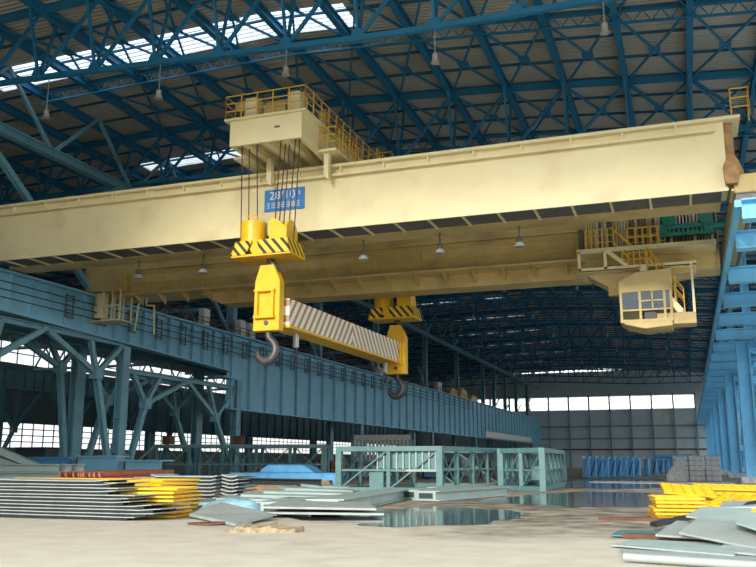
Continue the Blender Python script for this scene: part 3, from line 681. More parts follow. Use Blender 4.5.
# festoon: green cable trolley and hanging cable loops
FY = 45.2
fest = MB(); fest.box(-0.55, 2.0, FY - .3, FY, 13.25, 13.5); fest.box(-0.55, 2.0, FY - .3, FY, 12.88, 13.05); fest.box(-0.6, -0.25, FY - .35, FY + .1, 12.85, 13.55); fest.box(1.5, 1.85, FY - .35, FY + .1, 12.85, 13.6)
fest.tube((1.7, FY - .2, 13.25), (2.5, FY - .2, 13.25), 0.2, 12)
for k in range(8): fest.box(-.2 + .22 * k, -.08 + .22 * k, FY - .25, FY - .1, 13.0, 13.3)
fm = fest.build('festoon_trolley', 'green', crane)
for x in (-0.15, 1.6): MB().tube((x, FY - .4, 13.75), (x, FY, 13.75), 0.36, 14).build('trolley_wheel', 'green', fm)
rng = random.Random(3)
for k in range(46):
    x = -4.35 + k * 0.142
    mt = rng.choice(['cgrey', 'tan', 'brown', 'dgrey', 'tan', 'cgrey', 'dgrey'] if x < -0.6 else ['cgrey', 'black', 'black', 'black', 'brown'])
    zlo = 12.55 if x < -0.6 else 12.15 + 0.12 * rng.random(); w_ = 0.035 + 0.03 * rng.random()
    MB().box(x - w_, x + w_, FY + .15, FY + .5, zlo, 14.2).build('hanging_cable', mt, crane)
for k in range(9): MB().box(.0 + k * .17, .06 + k * .17, FY, FY + .12, 13.55, 14.0).build('cable_clamp', 'white', crane)
MB().box(-4.6, 2.3, FY + .1, FY + .6, 14.2, 14.4).build('cable_track', 'tan', crane)
MB().box(-4.75, -4.5, FY - .1, FY + .4, 12.5, 13.7).build('limit_switch_box', 'dgrey', crane)

# sign plate on the girder
sg = thing('capacity_sign', (-17.6, 35.95, 13.5), 'blue sign plate with white lettering on the cream girder', 'sign')
MB().box(-18.68, -16.55, 35.93, 35.99, 13.50, 14.58).build('sign_plate', 'signblue', sg, 0.01)
def text(s, size, x, y, z, parent, name, m_):
    cu = bpy.data.curves.new(name, 'FONT'); cu.body = s; cu.size = size; cu.align_x = 'CENTER'; cu.extrude = 0.01; cu.space_character = 1.05
    cu.materials.append(m_); tmp = bpy.data.objects.new(name, cu); COL.objects.link(tmp)
    me = bpy.data.meshes.new_from_object(tmp.evaluated_get(bpy.context.evaluated_depsgraph_get())); bpy.data.objects.remove(tmp)
    o = bpy.data.objects.new(name, me); COL.objects.link(o); o.rotation_euler = (math.radians(90), 0, 0); o.parent = parent
    o.location = Vector((x, y, z)) - parent.location; return o
text('28/10', 0.58, -17.72, 35.91, 14.07, sg, 'capacity_numerals', M['white'])
text('t', 0.36, -16.80, 35.91, 14.22, sg, 'unit_letter', M['white'])
# row of small block characters (too small in the photo to read): plain strokes
m = MB(); rng = random.Random(11)
for k in range(7):
    x = -18.45 + k * 0.265
    for q in range(3): z = 13.66 + q * 0.11; m.box(x - .09, x + .09, 35.905, 35.925, z - .012, z + .012)
    m.box(x - .012, x + .012, 35.905, 35.925, 13.62, 13.93)
    if k % 2: m.box(x - .09, x - .07, 35.905, 35.925, 13.66, 13.88)
    if k % 3: m.box(x + .07, x + .09, 35.905, 35.925, 13.66, 13.88)
m.build('character_row', 'white', sg)

# trolley
tr = thing('crane_trolley', (-17.5, 40, 15.9), 'cream crane trolley with yellow railings riding on top of the girders', 'trolley')
MB().box(-19.3, -15.65, 33.1, 33.25, 15.9, 17.12).build('front_fascia', 'cream', tr)
MB().prism([(-15.8, 33.26, 15.9), (-15.8, 33.26, 17.12), (-15.8, 50.5, 17.12), (-15.8, 50.5, 15.7), (-15.8, 35.6, 15.7)], (0.15, 0, 0)).build('side_fascia', 'cream', tr)
MB().box(-19.3, -19.15, 33.26, 50.5, 15.9, 17.12).build('side_fascia', 'cream', tr)
MB().box(-19.55, -15.4, 32.95, 50.6, 17.12, 17.22).build('deck_plate', 'cream', tr)
for x in (-18.6, -17.6, -16.6): MB().box(x - .16, x + .16, 33.25, 50.5, 15.95, 16.35).build('floor_joist', 'cream', tr)
MB().box(-19.15, -15.8, 33.25, 50.5, 16.36, 16.42).build('belly_plate', 'cream', tr)
MB().box(-19.9, -19.3, 34.6, 37.0, 15.85, 15.97).build('side_platform', 'cream', tr)
MB().box(-15.65, -14.75, 35.0, 38.6, 15.85, 15.97).build('side_platform', 'cream', tr)
m = MB(); m.rail([(-15.6, 35.1, 15.97), (-14.8, 35.1, 15.97), (-14.8, 38.5, 15.97)], 1.1, 0.45, 3, 0.03); m.build('side_platform_railing', 'railyel', tr)
m = MB(); m.rail([(-19.5, 40, 17.22), (-19.5, 33.0, 17.22), (-15.45, 33.0, 17.22), (-15.45, 46.0, 17.22)], 1.12, 0.9, 3, 0.032); m.build('deck_railing', 'railyel', tr)
m = MB(); m.rail([(-15.3, 40.8, 16.6), (-14.0, 40.8, 16.6), (-14.0, 44.6, 15.9)], 1.1, 0.6, 3, 0.03); m.rail([(-14.0, 38.6, 15.97), (-14.0, 41, 15.97)], 1.1, .4, 3, .03); m.build('access_stair_railing', 'railyel', tr)
MB().tube((-17.9, 34.4, 17.75), (-16.8, 34.4, 17.75), 0.66, 20).build('winch_drum', 'tan', tr, smooth=False)
MB().box(-18.75, -18.1, 33.4, 34.4, 17.22, 18.35).build('gear_case', 'cream', tr, 0.05)
MB().tube((-19.3, 33.8, 18.1), (-18.6, 33.8, 18.1), 0.22, 12).build('brake_motor', 'tan', tr)
MB().box(-16.55, -15.9, 33.4, 34.3, 17.22, 18.35).build('motor_case', 'cream', tr, 0.05)
MB().box(-15.95, -15.6, 35.6, 36.3, 17.22, 18.1).build('control_box', 'tan', tr, 0.03)
MB().tube((-18.7, 34.5, 17.6), (-18.7, 34.0, 17.6), 0.3, 12).build('brake_disc', 'brown', tr)
for x in (-18.35, -15.35):
    m = MB(); m.box(x - .12, x + .12, 35.25, 35.55, 14.9, 15.95); m.prism([(x - .12, 35.25, 14.9), (x + .12, 35.25, 14.9), (x + .12, 35.25, 14.6), (x + 0.02, 35.25, 14.6)], (0, .3, 0)); m.build('guide_arm', 'cream', tr)
MB().box(-17.0, -16.75, 33.07, 33.12, 16.52, 16.6).build('maker_plate', 'dgrey', tr)

for c_ in children(tr): c_.location.x += 0.2
# hook block (one is built, then copied for the rear side)
def hook_block(cx, cy, z0, label):
    """z0: underside height of the striped skirt"""
    r = thing('hook_block', (cx, cy, z0), label, 'hook block', 'hook blocks')
    a, b = cx - 1.5, cx + 1.45
    MB().prism([(a, cy - .8, z0), (b, cy - .8, z0), (b + .0, cy + .8, z0), (a, cy + .8, z0)], (0, 0, 0.1)).build('bottom_plate', 'yellow', r)
    sk = MB(); sk.prism([(a, cy - .85, z0 + .08), (cx - .75, cy - .85, z0 + .08), (cx - .45, cy - .85, z0 + .72), (a + .25, cy - .85, z0 + .72)], (0, .08, 0))
    sk.prism([(cx + .0, cy - .85, z0 + .08), (b, cy - .85, z0 + .08), (b - .12, cy - .85, z0 + .72), (cx - .2, cy - .85, z0 + .72)], (0, .08, 0))
    sk.prism([(b, cy - .85, z0 + .08), (b, cy + .8, z0 + .08), (b - .12, cy + .8, z0 + .72), (b - .12, cy - .85, z0 + .72)], (-0.08, 0, 0))
    sk.prism([(a, cy - .85, z0 + .08), (a, cy + .8, z0 + .08), (a + .25, cy + .8, z0 + .72), (a + .25, cy - .85, z0 + .72)], (0.08, 0, 0))
    sk.build('striped_skirt', 'haz', r)
    n = 20; prof = [(cx - .72 + .6 * math.cos(t), cy - .1 + .62 * math.sin(t), z0 + .5) for t in [2 * math.pi * q / n for q in range(n)]]
    MB().prism(prof, (0, 0, 1.25)).build('sheave_housing', 'yellow', r, 0.04)
    MB().prism([(cx - .45, cy - .7, z0 + .1), (cx + .1, cy - .7, z0 + .1), (cx - .3, cy - .7, z0 + .8), (cx - .9, cy - .7, z0 + .85)], (0, .2, 0)).build('gusset_plate', 'yellow', r)
    for dx in (0.45, 1.0):
        pr_ = [(cx + dx + .0 * k, cy + .62 * math.cos(t), z0 + 1.05 + .68 * math.sin(t)) for k, t in enumerate([math.pi * 2 * q / 18 for q in range(18)])]
        MB().prism(pr_, (0.14, 0, 0)).build('sheave', 'yellow' if dx > .9 else 'black', r)
    MB().prism([(cx + .35, cy - .7, z0 + .6), (cx + 1.2, cy - .7, z0 + .6), (cx + 1.2, cy - .7, z0 + 1.2), (cx + .85, cy - .7, z0 + 1.55), (cx + .5, cy - .7, z0 + 1.75), (cx + .3, cy - .7, z0 + 1.55)], (0, .1, 0)).build('sheave_guard', 'yellow', r)
    m = MB(); m.path([(cx - .95, cy - .4, z0 + 1.75), (cx - .95, cy - .4, z0 + 2.0), (cx - .45, cy - .4, z0 + 2.0), (cx - .45, cy - .4, z0 + 1.75)], .03); m.build('lifting_bail', 'yellow', r)
    # curved shank and plate
    m = MB(); pp = [(cx + .05, cy, z0 + .05), (cx + .12, cy, z0 - .1), (cx + .3, cy, z0 - .35), (cx + .38, cy, z0 - .65), (cx + .3, cy, z0 - .95)]
    m.sweep(pp, [.17] * 5); m.build('shank_hook', 'iron', r, smooth=True)
    px = cx + 0.1; t0, t1 = z0 - .32, z0 - 3.32
    out = [(px - .38, cy - .28, t0), (px + .28, cy - .28, t0), (px + .62, cy - .28, t0 - .75), (px + .62, cy - .28, t1), (px - .66, cy - .28, t1), (px - .62, cy - .28, t0 - .75)]
    MB().prism(out, (0, .5, 0)).build('lifting_plate', 'yellow', r, 0.03)
    m = MB()
    m.box(px - .5, px - .38, cy - .46, cy - .26, t0 - 2.4, t0 - 1.2); m.box(px + .28, px + .4, cy - .46, cy - .26, t0 - 2.4, t0 - 1.2)
    m.box(px - .55, px + .45, cy - .5, cy - .26, t0 - 1.25, t0 - 1.15); m.box(px - .55, px + .45, cy - .5, cy - .26, t0 - 2.45, t0 - 2.33); m.build('stiffener_frame', 'yellow', r)
    MB().tube((px, cy - .33, t1 + .35), (px, cy - .26, t1 + .35), .11, 12).build('pin_hole', 'iron', r)
    # big crane hook
    hp = [(px, cy, t1 + .05), (px, cy, t1 - .25), (px + .28, cy, t1 - .55), (px + .36, cy, t1 - .9), (px + .15, cy, t1 - 1.25), (px - .2, cy, t1 - 1.32), (px - .48, cy, t1 - 1.1), (px - .5, cy, t1 - .85)]
    rr = [.14, .15, .17, .2, .22, .2, .15, .05]; m = MB()
    m.sweep(hp, rr); m.build('crane_hook', 'iron', r, smooth=True)
    return r
hb = hook_block(-17.38, 34.0, 10.6, 'large yellow striped hook block hanging in front of the cream girder')
hb2 = copy_tree(hb); hb2.location = (-16.45, 49.4, 10.1)
hb2['label'] = 'smaller-looking shaded yellow hook block hanging behind the rear girder'
# ropes
def rope(a, b, lb, grp):
    tag(MB().tube(a, b, 0.028, 5).build('wire_rope', 'rope'), lb, 'rope', grp)
for a, b in (((-18.85, 33.85, 16.3), (-18.75, 33.85, 11.3)), ((-18.45, 33.8, 16.3), (-18.35, 33.8, 12.35)), ((-18.05, 33.8, 16.3), (-17.9, 33.8, 12.35)),
             ((-16.85, 33.9, 16.3), (-17.1, 33.9, 11.3)), ((-16.6, 33.9, 16.3), (-16.85, 33.9, 12.0)), ((-16.4, 33.9, 16.3), (-16.62, 33.9, 12.0)), ((-16.1, 33.9, 16.3), (-16.35, 33.9, 12.0)), ((-15.88, 33.9, 16.3), (-16.1, 33.9, 11.4))):
    rope(a, b, 'thin dark hoist rope from trolley down to the near yellow hook block', 'near hoist ropes')
for x in (-17.4, -16.9, -15.9, -15.5): rope((x, 49.4, 16.3), (x, 49.4, 11.2), 'thin hoist rope down to the rear hook block', 'rear hoist ropes')

# striped lifting beam between the hooks
sp = thing('spreader_beam', (-16.75, 41.75, 7.6), 'white and brown striped lifting beam slung between the two hooks', 'lifting beam')
a = Vector((-17.0, 34.4, 8.2)); b = Vector((-16.62, 49.1, 8.12))
MB().beam(a, b, 1.05, 1.2).build('beam_body', 'chev', sp)
MB().beam(a - Vector((0, 0, .66)), b - Vector((0, 0, .66)), 1.12, 0.12).build('beam_bottom_flange', 'yellow', sp)
for k, t in enumerate((0.12, 0.93)):
    c = a.lerp(b, t)
    hk = MB().box(c.x - .1, c.x + .1, c.y - .16, c.y + .16, c.z - 1.4, c.z - .7); hk = hk.build('shackle', 'lamp', sp, .04)
    m = MB(); q = c - Vector((0, 0, 1.38)); m.path([q, q + Vector((.0, .15, -.35)), q + Vector((0, 0, -.6)), q + Vector((0, -.2, -.4))], 0.06); m.build('small_hook', 'iron', hk)

# ================================================================ THINGS ON THE GROUND
def bent_sheet(x0, x1, y0, y1, z, t, bends, name, mt, edge=True):
    """a folded steel sheet, length along x with a gentle sag profile given by bends [(u, dz)]"""
    m = MB(); P = []
    for u, dz in bends: P.append((x0 + (x1 - x0) * u, z + dz))
    for (xa, za), (xc, zc) in zip(P, P[1:]):
        m.add([(xa, y0, za), (xc, y0, zc), (xc, y1, zc), (xa, y1, za), (xa, y0, za + t), (xc, y0, zc + t), (xc, y1, zc + t), (xa, y1, za + t)],
              [(0, 1, 2, 3), (7, 6, 5, 4), (0, 4, 5, 1), (2, 6, 7, 3), (1, 5, 6, 2), (3, 7, 4, 0)])
    return m.build(name, mt)
# big stack at left
rng = random.Random(5); N = 11
for k in range(N):
    z = 0.03 + k * 0.096
    x1 = [-14.5, -13.9, -13.7, -14.0, -14.7, -14.8, -14.6, -15.3, -15.2, -15.3, -15.6][k] + 0.05 * rng.random()
    yf = 20.6 + 0.08 * rng.random() + 0.03 * k
    r = thing('folded_steel_sheet', (-17, yf + .8, z), 'folded grey steel sheet within the tall stack at lower left' if 0 < k < N - 1 else
              ('topmost pale folded sheet of the tall stack at lower left' if k else 'lowest folded sheet of the stack at lower left, on the floor'), 'steel sheet', 'sheets in the left stack')
    wob = [(0, .035 * rng.random()), (.25, .03 * rng.random()), (.55, .02 * rng.random()), (.8, -.01 + .02 * rng.random()), (.92, .0), (1, .06 * rng.random())]
    m = MB(); P = [(-22 + (x1 + 22) * u, z + dz) for u, dz in wob]
    for (xa, za), (xc, zc) in zip(P, P[1:]):
        m.add([(xa, yf, za + .05), (xc, yf, zc + .05), (xc, yf + 1.6, zc + .05), (xa, yf + 1.6, za + .05), (xa, yf, za + .075), (xc, yf, zc + .075), (xc, yf + 1.6, zc + .075), (xa, yf + 1.6, za + .075)],
              [(0, 1, 2, 3), (7, 6, 5, 4), (0, 4, 5, 1), (2, 6, 7, 3), (1, 5, 6, 2), (3, 7, 4, 0)])
    m.build('sheet_plate', 'sheet', r)
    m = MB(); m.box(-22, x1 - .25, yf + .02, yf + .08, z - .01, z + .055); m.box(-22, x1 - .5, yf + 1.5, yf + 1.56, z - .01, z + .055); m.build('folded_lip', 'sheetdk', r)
# yellow grating panels helper
def grating(cx, cy, cz, L, W, label, group, rz=0.0, tilt=(0, 0), mt='yellow', nx=12, ny=5):
    m = MB(); t = 0.05
    for k in range(nx + 1):
        x = -L / 2 + L * k / nx; m.box(x - .018, x + .018, -W / 2, W / 2, 0.0, 0.055)
    for k in range(ny + 1):
        y = -W / 2 + W * k / ny; m.box(-L / 2, L / 2, y - .022, y + .022, 0.0, 0.06)
    o = m.build('yellow_grating', mt); o.location = (cx, cy, cz); o.rotation_euler = (tilt[0], tilt[1], rz)
    tag(o, label, 'grating panel', group); return o
for k in range(9):
    grating(-19.2 + 0.25 * rng.random(), 24.2 + .1 * rng.random(), 0.02 + 0.12 * k, 7.6, 2.2, 'yellow grating panel in the pile behind the left grey stack' if k < 8 else 'topmost yellow grating behind the left grey stack', 'gratings behind the left stack', 0.02 * rng.random())
for k in range(8):
    grating(-15.1 + .25 * rng.random(), 22.5 + .1 * rng.random(), 0.02 + 0.11 * k, 1.6, 1.5, 'short yellow grating at the right end of the left piles', 'short gratings beside the left stack', 0.1 * rng.random() + .1, nx=5, ny=5)
# orange-brown pipes pile, ends facing
rng = random.Random(9); q = 0
for lay in range(3):
    for k in range(13 - lay * 2):
        x0 = -27.4 + k * 0.26 + lay * .26; y0 = 32.6 + .5 * rng.random(); z = .52 + lay * .25
        r = thing('steel_pipe', (x0, y0, z), 'orange primed pipe lying in the pile behind the yellow gratings', 'pipe', 'orange pipes')
        MB().tube((x0, y0, z), (x0 - 3.4, y0 + 11, z), .13, 9).build('pipe_body', 'orange', r)
        MB().tube((x0, y0 - .01, z), (x0, y0 + .04, z), .12, 9).build('pipe_end', 'brown', r); q += 1
for k in range(2):
    m = MB(); m.box(-28.6 - 2 * k, -23.6 - 2 * k, 33.6 + 6 * k, 33.9 + 6 * k, 0, .39)
    tag(m.build('timber_sleeper', 'wood'), ('front', 'rear')[k] + ' wooden sleeper under the orange pipes', 'timber')
# teal beams pile at far left
for k in range(4):
    for j in range(3):
        m = MB(); m.ibeam((-34.5, 32.9 + .55 * j, .2 + .37 * k), (-27.2 + .25 * j - .15 * k, 33.4 + .55 * j, .2 + .37 * k), 0.3, 0.35, .05)
        tag(m.build('teal_beam', 'mint'), f'pale teal steel beam in the {("bottom", "second", "third", "top")[k]} layer of the far left pile, {("front", "middle", "rear")[j]} row', 'beam', 'teal beams far left')
m = MB(); m.beam((-33.2, 35, 2.3), (-30.6, 35.4, 1.35), .35, .3); m.beam((-34.5, 35.2, 2.1), (-31.6, 35.4, 1.3), .3, .3); m.box(-34.5, -30.5, 35, 36, .0, 1.35)
tag(m.build('propped_channel', 'mint'), 'teal channels propped slanting over the beams at far left', 'channel')
# blue and pale boxes behind
for k, (x, y, w_, d, h, mt, lb) in enumerate((
        (-39.4, 46.6, 3.2, 2, 1.9, 'tarp', 'deep blue crate behind the teal beams at far left'), (-35.9, 46.6, 2.6, 2, 1.75, 'mint', 'pale blue box beam behind the teal beams'),
        (-34.0, 44.4, 3.0, 1.2, 1.95, 'lblue', 'long light blue girder section beside the nearest column foot'),
        (-31.0, 44.8, 2.6, 1.4, 1.7, 'lblue', 'light blue girder section right of the nearest column foot'),
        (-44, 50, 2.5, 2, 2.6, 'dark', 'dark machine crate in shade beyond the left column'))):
    r = thing('girder_section', (x, y, 0), lb, 'girder section')
    MB().box(x - w_ / 2, x + w_ / 2, y, y + .1, .1, h - .1).build('web_plate', mt, r)
    MB().box(x - w_ / 2, x + w_ / 2, y - .2, y + d, h - .1, h).build('top_flange', mt, r)
    MB().box(x - w_ / 2, x + w_ / 2, y - .2, y + d, 0, .1).build('bottom_flange', mt, r)
    MB().box(x - w_ / 2, x - w_ / 2 + .1, y, y + d, .1, h - .1).build('end_plate', mt, r)

# middle stack of grey folded sheets
for k in range(8):
    z = .03 + k * .135
    lb = 'grey folded sheet within the middle stack right of the yellow gratings' if 0 < k < 7 else ('topmost mint-edged sheet of the middle stack' if k else 'lowest sheet of the middle stack, on the floor')
    for j, (xa, xc, of) in enumerate(((-19.3, -17.05, 0), (-16.95, -16.25, .25))):
        r = thing('folded_steel_sheet', (xa, 30.2 + of, z), lb.replace('middle stack', ('left half of the middle stack', 'right half of the middle stack')[j]), 'steel sheet', 'sheets in the middle stack')
        jit = .12 * rng.random(); sh = -.7 * (k / 7) * (1 if j == 0 else 0)
        m = MB(); y0 = 29.4 + of + jit
        P = [(xa + sh, z + .10), (xa + .3 + sh, z + .03), (xc - .2, z + .03), (xc, z + .07)]
        for (u, zu), (v, zv) in zip(P, P[1:]):
            m.add([(u, y0, zu), (v, y0, zv), (v, y0 + 1.6, zv), (u, y0 + 1.6, zu), (u, y0, zu + .045), (v, y0, zv + .045), (v, y0 + 1.6, zv + .045), (u, y0 + 1.6, zu + .045)],
                  [(0, 1, 2, 3), (7, 6, 5, 4), (0, 4, 5, 1), (2, 6, 7, 3), (1, 5, 6, 2), (3, 7, 4, 0)])
        m.build('sheet_plate', 'sheet' if k < 7 else 'mint', r)
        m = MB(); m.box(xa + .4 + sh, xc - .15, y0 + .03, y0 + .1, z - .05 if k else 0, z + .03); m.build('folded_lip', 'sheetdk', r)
# dark crushed sheets left of it
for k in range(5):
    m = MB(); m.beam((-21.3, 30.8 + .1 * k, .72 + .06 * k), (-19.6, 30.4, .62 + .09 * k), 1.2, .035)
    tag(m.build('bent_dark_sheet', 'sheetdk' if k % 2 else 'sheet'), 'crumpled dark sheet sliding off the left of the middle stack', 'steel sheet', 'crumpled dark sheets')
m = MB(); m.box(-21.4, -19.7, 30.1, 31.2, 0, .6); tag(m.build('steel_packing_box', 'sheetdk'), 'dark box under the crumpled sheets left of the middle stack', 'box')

def slab(name, pts, t, mt, label, cat, group=None):
    """thin sheet with its own thickness through four 3D corner points"""
    m = MB(); m.prism(pts, (0, 0, t)); return tag(m.build(name, mt), label, cat, group)
# heap of mint panels in the middle
slab('mint_panel', [(-13.7, 22.2, .06), (-10.75, 19.6, .02), (-11.0, 22.2, .10), (-13.9, 24.4, .28)], .08, 'sheet', 'pale grey panel lying slanted at the front of the mint heap', 'panel')
slab('mint_panel', [(-11.7, 22.8, .28), (-8.6, 24.0, .22), (-9.6, 26.0, .30), (-12.2, 25.4, .34)], .06, 'sheet', 'grey panel edge with dark underside in the mint heap', 'panel')
slab('mint_panel', [(-11.8, 22.9, .12), (-8.4, 24.1, .08), (-9.6, 26.2, .10), (-12.3, 25.5, .12)], .06, 'sheet', 'lower grey panel under the dark-edged one in the mint heap', 'panel')
for k in range(6):
    y0 = 27.0 + 1.15 * k; z = .06 + .085 * k
    slab('mint_panel', [(-15.4 + .3 * k, y0 - 2.0, z + .15), (-10.0 - .6 * k, y0 + .3, z), (-10.4 - .6 * k, y0 + 1.4, z + .02), (-15.6 + .1 * k, y0 - .6, z + .2)], .1, 'mint',
         f'long mint green panel in the central heap, {ORD[k]} from the front', 'panel', 'mint panels in the central heap')
m = MB()
rng = random.Random(21); nu, nv = 16, 8; gv = []
for i in range(nu + 1):
    for j in range(nv + 1):
        u, v = i / nu, j / nv; e = math.sin(math.pi * u) * math.sin(math.pi * v)
        gv.append((-15.2 + 2.4 * u + .2 * v, 24.9 + 1.4 * v - .5 * u, .06 + .36 * e ** .5 + .1 * (rng.random() - .5) * (e > .02)))
gf = [(i * (nv + 1) + j, (i + 1) * (nv + 1) + j, (i + 1) * (nv + 1) + j + 1, i * (nv + 1) + j + 1) for i in range(nu) for j in range(nv)]
m.add(gv, gf); tag(m.build('plastic_sheet', 'ptarp', smooth=True), 'crumpled pale blue plastic sheet between the middle stack and the front panel', 'plastic sheet')
m = MB(); m.ibeam((-16.6, 30.6, .85), (-13.6, 31.6, .8), .3, .25, .04); tag(m.build('channel_bar', 'sheetdk'), 'dark steel channel resting on the mint panels right of the middle stack', 'channel')
# rough plank lump in front
m = MB(); nu = 26; top = []; rng = random.Random(2)
for i in range(nu + 1):
    x = -10.15 + 1.55 * i / nu; h = .10 + .12 * rng.random() if i < 21 else .10 + .03 * rng.random()
    if i in (0, 1): h = .07
    top.append((x, h))
y0, y1 = 18.05, 18.55
for (xa, ha), (xc, hc) in zip(top, top[1:]):
    m.add([(xa, y0 + .3 * (xa + 10.15), 0), (xc, y0 + .3 * (xc + 10.15), 0), (xc, y1 + .3 * (xc + 10.15), 0), (xa, y1 + .3 * (xa + 10.15), 0),
           (xa, y0 + .3 * (xa + 10.15), ha * .7), (xc, y0 + .3 * (xc + 10.15), hc * .7), (xc, y1 + .3 * (xc + 10.15), hc), (xa, y1 + .3 * (xa + 10.15), ha)],
          [(3, 2, 1, 0), (4, 5, 6, 7), (0, 1, 5, 4), (1, 2, 6, 5), (2, 3, 7, 6), (3, 0, 4, 7)])
tag(m.build('rough_timber', 'earth'), 'rough brown broken slab lying alone on the pale floor', 'rubble')
m = MB(); m.prism([(-12.3, 19.9, .01), (-11.6, 19.75, .01), (-11.2, 20.2, .05), (-11.9, 20.3, .02)], (0, 0, .05)); tag(m.build('steel_offcut', 'brown'), 'small dark offcut plate on the floor left of the brown slab', 'offcut')
# long mint box beams
def box_beam(a, b, w_, h, label, mt='mint'):
    a = Vector(a); b = Vector(b); r = thing('box_beam', (a.x, a.y, 0), label, 'beam', 'mint box beams')
    z = h / 2 + .02; d = (b - a).normalized(); a.z = b.z = z; sd = Vector((d.y, -d.x, 0))
    MB().beam(a, b, w_, h * .8).build('beam_web', mt, r)
    MB().beam(a + Vector((0, 0, h * .45)), b + Vector((0, 0, h * .45)), w_ * 1.4, h * .1).build('top_flange', mt, r)
    MB().beam(a - Vector((0, 0, h * .45)), b - Vector((0, 0, h * .45)), w_ * 1.4, h * .1).build('bottom_flange', mt, r)
    MB().beam(a - d * .02, a + d * .02, w_ * .7, h * .55).build('open_end_shade', 'dark', r)  # dark plate on the solid end, standing in for the shade of the hollow
box_beam((-10.9, 25.6, 0), (-12.2, 37.0, 0), .9, .42, 'long pale mint box beam pointing away beside the puddle')
box_beam((-12.2, 24.6, 0), (-14.2, 36.0, 0), .8, .36, 'long mint box beam just left of the pale one')
box_beam((-13.6, 27.6, 0), (-16.2, 37.4, 0), .8, .36, 'mint box beam farther left, beside the central heap')
box_beam((-10.3, 34.8, 0), (-8.8, 42.0, 0), .9, .40, 'mint box beam lying beyond the pale beam, ending at the puddle')
box_beam((-11.4, 36.0, 0), (-9.6, 43.5, 0), .7, .40, 'second mint beam before the open teal frame')
box_beam((-12.0, 41.5, 0), (-10.7, 52.0, 0), .35, .35, 'narrow mint beam beside the open teal frame')
# white corrugated scraps
for k in range(9):
    x = -17.2 + .25 * k; m = MB(); m.prism([(x, 36.1, .25), (x + .1, 36.0, .5 + .03 * (k % 3)), (x + .25, 36.1, .25), (x + .2, 36.1, .22), (x + .1, 36.0, .42), (x + .04, 36.1, .22)], (0, 1.2, 0))
    tag(m.build('white_ridge_sheet', 'white'), 'white angled ridge sheet in the row behind the mint panels', 'sheet', 'white ridge sheets')
slab('timber_platform', [(-17.3, 36.0, .0), (-14.8, 36.0, .0), (-14.8, 37.3, .0), (-17.3, 37.3, .0)], .21, 'mint', 'mint plate block under the white ridge sheets', 'block')
# brown timbers and blue tarp pile
for k in range(4):
    m = MB(); m.box(-22.6 + .2 * k, -17.6 - .25 * k, 42.2 + .5 * k, 42.65 + .5 * k, 0.0, 0.3 + .1 * k)
    tag(m.build('brown_timber', 'wood'), f'brown timber beam below the blue covered pile, {ORD[k]} from the front', 'timber', 'brown timbers')
r = thing('covered_pile', (-22, 49, 0), 'long light blue covered pile behind the brown timbers', 'covered pile')
MB().box(-26.2, -19.0, 46.6, 48.4, 0, .95).build('long_base', 'tarp', r, .1)
MB().prism([(-24.2, 46.8, .95), (-20.6, 46.8, .95), (-21.0, 46.8, 1.25), (-21.4, 46.8, 1.4), (-23.6, 46.8, 1.42), (-24.0, 46.8, 1.2)], (0, 1.4, 0)).build('raised_cover', 'tarp', r, .06)

# open teal frames
def open_frame(pA, pB, depth_vec, h, nA, label, t=.26, mid=True, lattice=True):
    """box frame: front edge pA-pB, going back by depth_vec"""
    pA = Vector(pA); pB = Vector(pB); dv = Vector(depth_vec); up = Vector((0, 0, h))
    r = thing('open_box_frame', (pA.x, pA.y, 0), label, 'steel frame', 'open steel frames')
    C4 = [pA, pB, pB + dv, pA + dv]
    for c in C4: MB().beam(c, c + up, t * 1.25, t * 1.25).build('corner_post', 'teal', r)
    for i in range(4):
        a, b = C4[i], C4[(i + 1) % 4]
        for z in (t / 2, h - t / 2): MB().beam(a + Vector((0, 0, z)), b + Vector((0, 0, z)), t, t).build('frame_rail', 'teal', r)
        L = (b - a).length; k = max(1, round(L / 2.4))
        for j in range(k):
            p = a.lerp(b, j / k); q = a.lerp(b, (j + 1) / k)
            if j: MB().beam(p, p + up, t * .8, t * .8).build('upright', 'teal', r)
            if lattice:
                MB().beam(p + Vector((0, 0, .15)), q + Vector((0, 0, h - .15)), t * .3, t * .3).build('brace', 'teal', r)
                if i % 2: MB().beam(q + Vector((0, 0, .15)), p + Vector((0, 0, h - .15)), t * .3, t * .3).build('brace', 'teal', r)
        if mid: MB().beam(a + Vector((0, 0, h * .48)), b + Vector((0, 0, h * .48)), t * .4, t * .4).build('middle_rail', 'teal', r)
    return r
fa = open_frame((-17.85, 43.9, 0), (-12.3, 44.2, 0), (1.2, 9.6, 0), 2.4, 2, 'large open teal box frame in the middle of the floor')
MB().box(-16.2, -15.4, 44.1, 44.3, .1, 1.15).build('end_panel', 'teal', fa)
m = MB(); m.box(-15.8, -12.4, 44.3, 44.4, 1.25, 2.2)
m.build('ribbed_panel', 'teal', fa)
for k in range(10): MB().box(-15.8 + .36 * k, -15.72 + .36 * k, 44.16, 44.3, 1.2, 2.2).build('panel_rib', 'mint', fa)
MB().box(-15.9, -12.3, 44.05, 44.25, 1.08, 1.2).build('middle_shelf', 'mint', fa)
fb = open_frame((-10.4, 50.6, 0), (-7.6, 48.2, 0), (-.6, 12.5, 0), 2.35, 2, 'smaller open teal box frame at the right of the large one')
m = MB(); m.box(-9.9, -7.6, 58, 58.1, .4, 1.3); m.build('inner_panel', 'teal', fb)
fc = open_frame((-39.0, 58.0, 0), (-26.5, 62.0, 0), (-1, 3, 0), 2.9, 4, 'long open teal lattice frame before the left columns', .26)
m = MB(); m.box(-34.5, -27, 59.9, 60, .3, 1.5); 
for k in range(20): MB().box(-35.0 + .42 * k, -34.93 + .42 * k, 59.3 + .13 * k, 59.4 + .13 * k, .3, 1.6).build('baluster', 'teal', fc)
